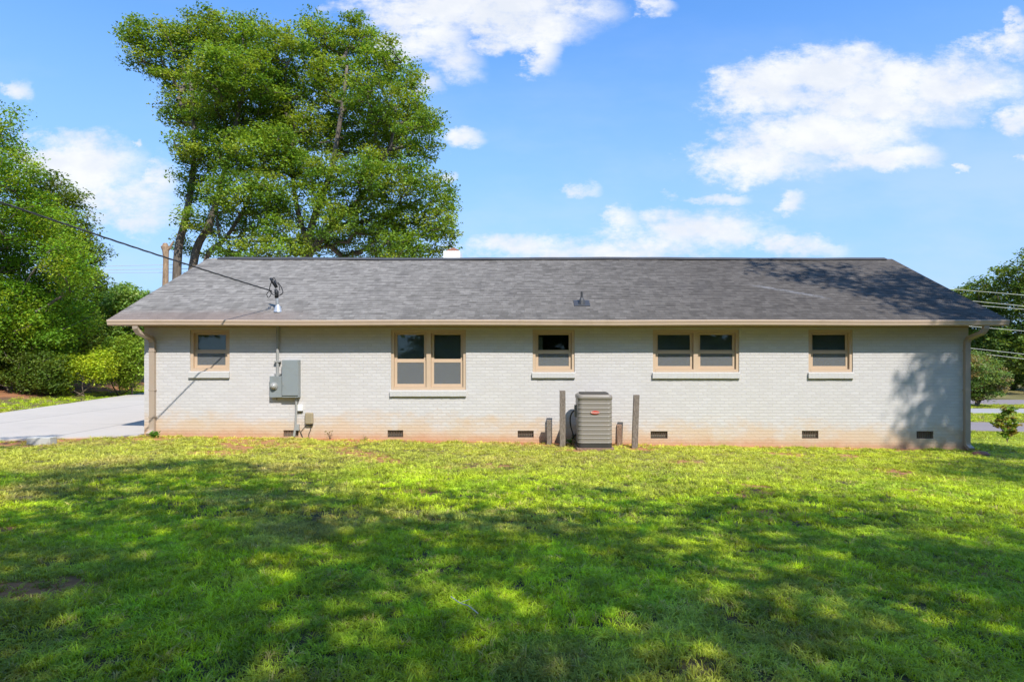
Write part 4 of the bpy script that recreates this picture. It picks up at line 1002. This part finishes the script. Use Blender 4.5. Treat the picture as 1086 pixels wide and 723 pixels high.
for i, (bx_, by_, hh) in enumerate(((-34, -24, 15), (-20, -27, 17), (-7, -25, 15), (6, -28, 18), (19, -26, 16), (33, -25, 17), (47, -18, 16), (-44, -12, 15), (27, -19, 15), (39, -22, 15))):
    rr = random.Random(90 + i); g_ = gz(bx_, by_); lob = [(Vector((bx_ + rr.uniform(-5.5, 5.5), by_ + rr.uniform(-2, 2), g_ + hh * (0.08 + 0.84 * q / 15))), 3.0, 2.4, hh * 0.12) for q in range(16)]
    tree('backdrop_tree', ['leafy tree of the row far behind the viewpoint, broad crown', 'tallest leafy tree of the row far behind the viewpoint'][0], 'tree', (bx_, by_, g_), lob,
         [([Vector((bx_, by_, g_ - 0.3)), Vector((bx_, by_, g_ + hh * 0.5)), Vector((bx_, by_, g_ + hh * 0.9))], 0.3, 0.08)], 330, 50, 0.75, 1.6, RG, 90 + i, dmin=0.9, tip=0.02, group='row of trees far behind the viewpoint')

# small weeds at the foot of the wall, a twig and a clod
def weed(label, px, d, h, n, col, seed, leaf=0.05):
    x = (px - CX) / F_PX * d; g_ = gz(x, d); g = np.random.default_rng(seed); root = thing('weed', label, 'weed', (x, d, g_), 'weeds growing at the foot of the wall')
    mb = MB(); C = []
    for i in range(n):
        a = g.uniform(0, 6.28); r = h * g.uniform(0.2, 0.8); p = Vector((x + r * math.cos(a), d - abs(r * math.sin(a)) * 0.7, g_ + h * g.uniform(0.4, 1.0)))
        mb.tube([Vector((x, d, g_ - 0.02)), Vector((x, d, g_)).lerp(p, 0.5) + Vector((0, 0, 0.03)), p], 0.004, 4); C += [np.array(p)] * 9
    mb.build('stem', M['twig'], root); C = np.array(C); C = C + g.normal(0, h * 0.16, C.shape)
    leaf_mesh('foliage', C, leaf, np.tile(np.array(col), (len(C), 1)) * g.uniform(0.7, 1.3, (len(C), 1)), root, g)
weed('green weed growing round the foot of the left downspout', 164, 14.6, 0.14, 12, (0.13, 0.28, 0.04), 301, 0.07)
weed('dry little weed on the wall between meter and double window', 350, 14.75, 0.2, 5, (0.24, 0.2, 0.08), 302, 0.04)
weed('low weed behind the left tall post by the air conditioner', 606, 14.65, 0.16, 8, (0.08, 0.2, 0.04), 303, 0.06)
weed('tiny weed on the wall left of the tall double window', 388, 14.78, 0.1, 4, (0.26, 0.2, 0.08), 304, 0.03)
tx, ty = (478 - CX) / F_PX * 4.05, 3.95
mb = MB(); P = [(tx, ty + 0.12), (tx + 0.07, ty + 0.02), (tx + 0.13, ty - 0.02), (tx + 0.2, ty - 0.13)]
mb.tube(curve([(a, b, gz(a, b) + 0.055 - 0.004 * i) for i, (a, b) in enumerate(P)], 5), [0.0035] * 16, 6)
mb.tube(curve([(P[1][0], P[1][1], gz(*P[1]) + 0.052), (P[1][0] + 0.06, P[1][1] + 0.05, gz(*P[1]) + 0.055)], 4), 0.002, 5)
o = mb.build('fallen_twig', M['block'], loc=(tx, ty, gz(tx, ty))); tag(o, 'pale fallen twig lying in the grass at the bottom of the view', 'twig')
bm = bmesh.new(); bmesh.ops.create_icosphere(bm, subdivisions=3, radius=1); rr = random.Random(3); cxx, cyy = (1040 - CX) / F_PX * 14.2, 14.2
for p in bm.verts: p.co *= 1 + 0.25 * (float(vnoise(p.co.x * 2 + 5, p.co.y * 2 + p.co.z, 1.3)) - 0.5); p.co = Vector((p.co.x * 0.2, p.co.y * 0.14, p.co.z * 0.075))
mb = MB(); mb.bm(bm, Matrix.Translation((cxx, cyy, gz(cxx, cyy) + 0.01))); o = mb.build('earth_clod', M['rust'], smooth=True, loc=(cxx, cyy, gz(cxx, cyy))); tag(o, 'brown clod of earth in the grass beside the right downspout', 'clod')

# ------------------------------------------------------------------ power lines
def pline(label, pts, d, r=0.017):
    (a0, b0), (a1, b1), (a2, b2) = pts
    xs_ = np.linspace(-450, 1500, 60); q = np.polyfit([a0, a1, a2], [b0, b1, b2], 2); mb = MB()
    P = [at(float(a), float(np.polyval(q, a)), d) for a in xs_]; mb.tube(P, r, 5)
    o = mb.build('power_line', M['palewire'], loc=tuple(P[0])); tag(o, label, 'power line', 'power lines running past the far side of the house')
for lab, pts in (('highest of the pale power lines crossing the wood at the right', [(120, 282), (1008, 306.5), (1086, 313.0)]),
    ('pale power line, upper of the close pair at the right', [(130, 286), (1034, 319.5), (1086, 324.5)]),
    ('pale power line, lower of the close pair at the right', [(130, 289), (1038, 324), (1086, 328)]),
    ('pale power line level with the gutter at the right', [(150, 309), (1028, 346), (1086, 351)]),
    ('pale thick line below gutter height at the right', [(150, 333), (1028, 369), (1086, 375.5)]),
    ('lowest of the pale lines at the right', [(150, 337), (1028, 373.5), (1086, 380.5)])):
    pline(lab, pts, 44.0)

# ------------------------------------------------------------------ grass
def clump(name, seed, nb, rad, hgt, wid):
    g = np.random.default_rng(seed); V = []; Fc = []
    for i in range(nb):
        a = g.uniform(0, 6.28); r = rad * math.sqrt(g.random()); x, y = r * math.cos(a), r * math.sin(a)
        b = g.uniform(0, 6.28); h = hgt * g.uniform(0.45, 1.15); lean = g.uniform(0.4, 1.7) * h; w_ = wid * g.uniform(0.7, 1.3)
        dx_, dy_ = math.cos(b), math.sin(b); px_, py_ = -dy_ * w_ / 2, dx_ * w_ / 2; k = len(V)
        V += [(x - px_, y - py_, -0.005), (x + px_, y + py_, -0.005), (x + dx_ * lean * 0.35 + px_ * 0.85, y + dy_ * lean * 0.35 + py_ * 0.85, h * 0.62), (x + dx_ * lean * 0.35 - px_ * 0.85, y + dy_ * lean * 0.35 - py_ * 0.85, h * 0.62),
              (x + dx_ * lean, y + dy_ * lean, h * g.uniform(0.75, 1.0))]
        Fc += [(k, k + 1, k + 2, k + 3), (k + 3, k + 2, k + 4)]
    me = bpy.data.meshes.new(name); me.from_pydata(V, [], Fc); me.materials.append(M['grass']); me.update()
    return bpy.data.objects.new(name, me)
gcol = bpy.data.collections.new('grass_tufts')
for i, (nb_, rd_, hg_, wd_) in enumerate(((24, 0.06, 0.036, 0.0065), (22, 0.055, 0.042, 0.0075), (18, 0.045, 0.050, 0.008), (12, 0.03, 0.068, 0.009), (26, 0.065, 0.030, 0.006))): gcol.objects.link(clump('grass_tuft', 100 + i, nb_, rd_, hg_, wd_))

def lawn_points():
    g = np.random.default_rng(55); X = []; Y = []; S = []
    def region(n, x0, x1, y0, y1, s, keep):
        x = g.uniform(x0, x1, n); y = g.uniform(y0, y1, n); k = keep(x, y); X.append(x[k]); Y.append(y[k]); S.append(np.full(k.sum(), s))
    infan = lambda x, y, m=1.0: (x > -0.861 * y - m) & (x < 0.83 * y + m)
    offdrive = lambda x, y: ~((x < -9.3) & (x > DRIVE_W(y) - 0.05) & (y > drive_near(x) - 0.02))
    offhouse = lambda x, y: ~((x > X0 - 0.02) & (x < X1 + 0.02) & (y > DW - 0.03)) & ~((x > ax0 - 0.05) & (x < ax1 + 0.06) & (y > ay0 - 0.03) & (y < ay1 + 0.05))
    ok = lambda x, y: infan(x, y) & offdrive(x, y) & offhouse(x, y)
    region(62000, -7, 7, 2.2, 6.5, 0.84, ok)
    region(2600, -9.3, 11.0, 14.62, 14.9, 1.35, lambda x, y: ok(x, y) & (vnoise(x, y, 1.7) > 0.42))
    region(60000, -13, 13, 6.5, 15.1, 1.15, ok)
    region(20000, 9, 22, 14.9, 27.5, 1.9, lambda x, y: ok(x, y) & (y < 27.2 - 0.2 * (x - 20)))
    region(16000, 18, 42, 26, 42.5, 2.6, lambda x, y: infan(x, y) & (((y > 31.4 - 0.2 * (x - 20)) & (y < 35.3 - 0.02 * (x - 25))) | ((y > 38.5 - 0.02 * (x - 25)) & (y < 41.9 - 0.08 * (x - 25)))))
    region(16000, -34, -14, 14, 36, 1.9, lambda x, y: infan(x, y, 2) & (x < DRIVE_W(y) - 0.05) & (g.random(len(x)) > mulch_mask(x, y) * 0.93))
    x = np.concatenate(X); y = np.concatenate(Y); s = np.concatenate(S)
    ck = clay_mask(x, y); k = g.random(len(x)) > ck * 0.93; x, y, s, ck = x[k], y[k], s[k], ck[k]
    # colour: lush, yellowish and dead patches, as the lawn itself is coloured
    n1 = fbm(x, y, 0.45); n2 = fbm(x + 50, y - 20, 1.6); n3 = fbm(x - 30, y + 70, 0.9)
    lush = np.array([0.48, 0.60, 0.026]); deep = np.array([0.34, 0.48, 0.028]); yel = np.array([0.53, 0.545, 0.105]); dead = np.array([0.52, 0.42, 0.17]); olive = np.array([0.46, 0.46, 0.06])
    def mixc(a, b, f): return a * (1 - f[:, None]) + b * f[:, None]
    c = mixc(np.tile(deep, (len(x), 1)), np.tile(lush, (len(x), 1)), sst(0.35, 0.6, n2))
    c = mixc(c, np.tile(olive, (len(x), 1)), sst(0.5, 0.66, n1) * 0.8 * sst(4, -4, x))
    yw_ = sst(8.5, 12.8, y + 2.2 * (n1 - 0.5)) * sst(17, 15, y) * (1 - 0.55 * sst(2, 9, x)); c = mixc(c, np.tile(yel, (len(x), 1)), np.clip(yw_, 0, 1) * 0.85)
    c = mixc(c, np.tile(yel * 0.75, (len(x), 1)), sst(15, 17, y) * sst(5, 9, x) * 0.45)
    dd = sst(0.58, 0.72, n3) * 0.42 * sst(6, -2, x); c = mixc(c, np.tile(dead, (len(x), 1)), dd)
    rnd = g.random(len(x)); c = mixc(c, np.tile(dead, (len(x), 1)), (rnd < 0.06) * 0.8)
    c *= g.uniform(0.55, 1.4, (len(x), 1)) * (1 + (vnoise(x, y, 4.0) - 0.5) * 0.66 * (1 - 0.6 * sst(8, 13, y)))[:, None]
    bald = np.maximum(sst(0.60, 0.70, fbm(x + 3, y + 91, 1.1)) * 0.6, sst(0.56, 0.72, vnoise(x + 8, y + 1, 3.1)) * 0.75)
    k = g.random(len(x)) > bald * 0.7; x, y, s, c, n2 = x[k], y[k], s[k], c[k], n2[k]
    hs = s * (0.42 + 0.5 * n2 + 0.5 * vnoise(x, y, 5.0) ** 2) * g.uniform(0.8, 1.2, len(x)); hs = np.where(y > 12.5, hs * 0.8, hs)
    return x, y, s, hs, c, g
x, y, s, hs, c, g = lawn_points(); n = len(x); z = ground(x, y)
me = bpy.data.meshes.new('lawn_grass'); me.vertices.add(n); me.vertices.foreach_set('co', np.stack([x, y, z], -1).ravel())
def fa(name, kind, key, val): a = me.attributes.new(name, kind, 'POINT'); a.data.foreach_set(key, np.ascontiguousarray(val).ravel())
fa('scl', 'FLOAT_VECTOR', 'vector', np.stack([s, s, hs], -1).astype(np.float32)); fa('rot', 'FLOAT_VECTOR', 'vector', np.stack([g.normal(0, 0.12, n), g.normal(0, 0.12, n), g.uniform(0, 6.28, n)], -1).astype(np.float32))
fa('idx', 'INT', 'value', g.integers(0, 5, n).astype(np.int32)); fa('tint', 'FLOAT_COLOR', 'color', np.concatenate([c, np.ones((n, 1))], 1).astype(np.float32))
lawn = bpy.data.objects.new('lawn_grass', me); COL.objects.link(lawn)
tag(lawn, 'patchy green lawn grass covering the whole yard', 'grass', kind='stuff')
ng = bpy.data.node_groups.new('grass_scatter', 'GeometryNodeTree')
ng.interface.new_socket('Geometry', in_out='INPUT', socket_type='NodeSocketGeometry'); ng.interface.new_socket('Geometry', in_out='OUTPUT', socket_type='NodeSocketGeometry')
gi = ng.nodes.new('NodeGroupInput'); go = ng.nodes.new('NodeGroupOutput'); ip = ng.nodes.new('GeometryNodeInstanceOnPoints'); ci = ng.nodes.new('GeometryNodeCollectionInfo')
ci.inputs[0].default_value = gcol; ci.inputs['Separate Children'].default_value = True; ci.inputs['Reset Children'].default_value = True
def named(nm, dt):
    q = ng.nodes.new('GeometryNodeInputNamedAttribute'); q.data_type = dt; q.inputs[0].default_value = nm; return [o_ for o_ in q.outputs if o_.enabled][0]
e2r = ng.nodes.new('FunctionNodeEulerToRotation')
ng.links.new(gi.outputs[0], ip.inputs['Points']); ng.links.new(ci.outputs[0], ip.inputs['Instance']); ip.inputs['Pick Instance'].default_value = True
ng.links.new(named('idx', 'INT'), ip.inputs['Instance Index']); ng.links.new(named('rot', 'FLOAT_VECTOR'), e2r.inputs[0]); ng.links.new(e2r.outputs[0], ip.inputs['Rotation'])
ng.links.new(named('scl', 'FLOAT_VECTOR'), ip.inputs['Scale']); ng.links.new(ip.outputs[0], go.inputs[0])
md = lawn.modifiers.new('scatter', 'NODES'); md.node_group = ng
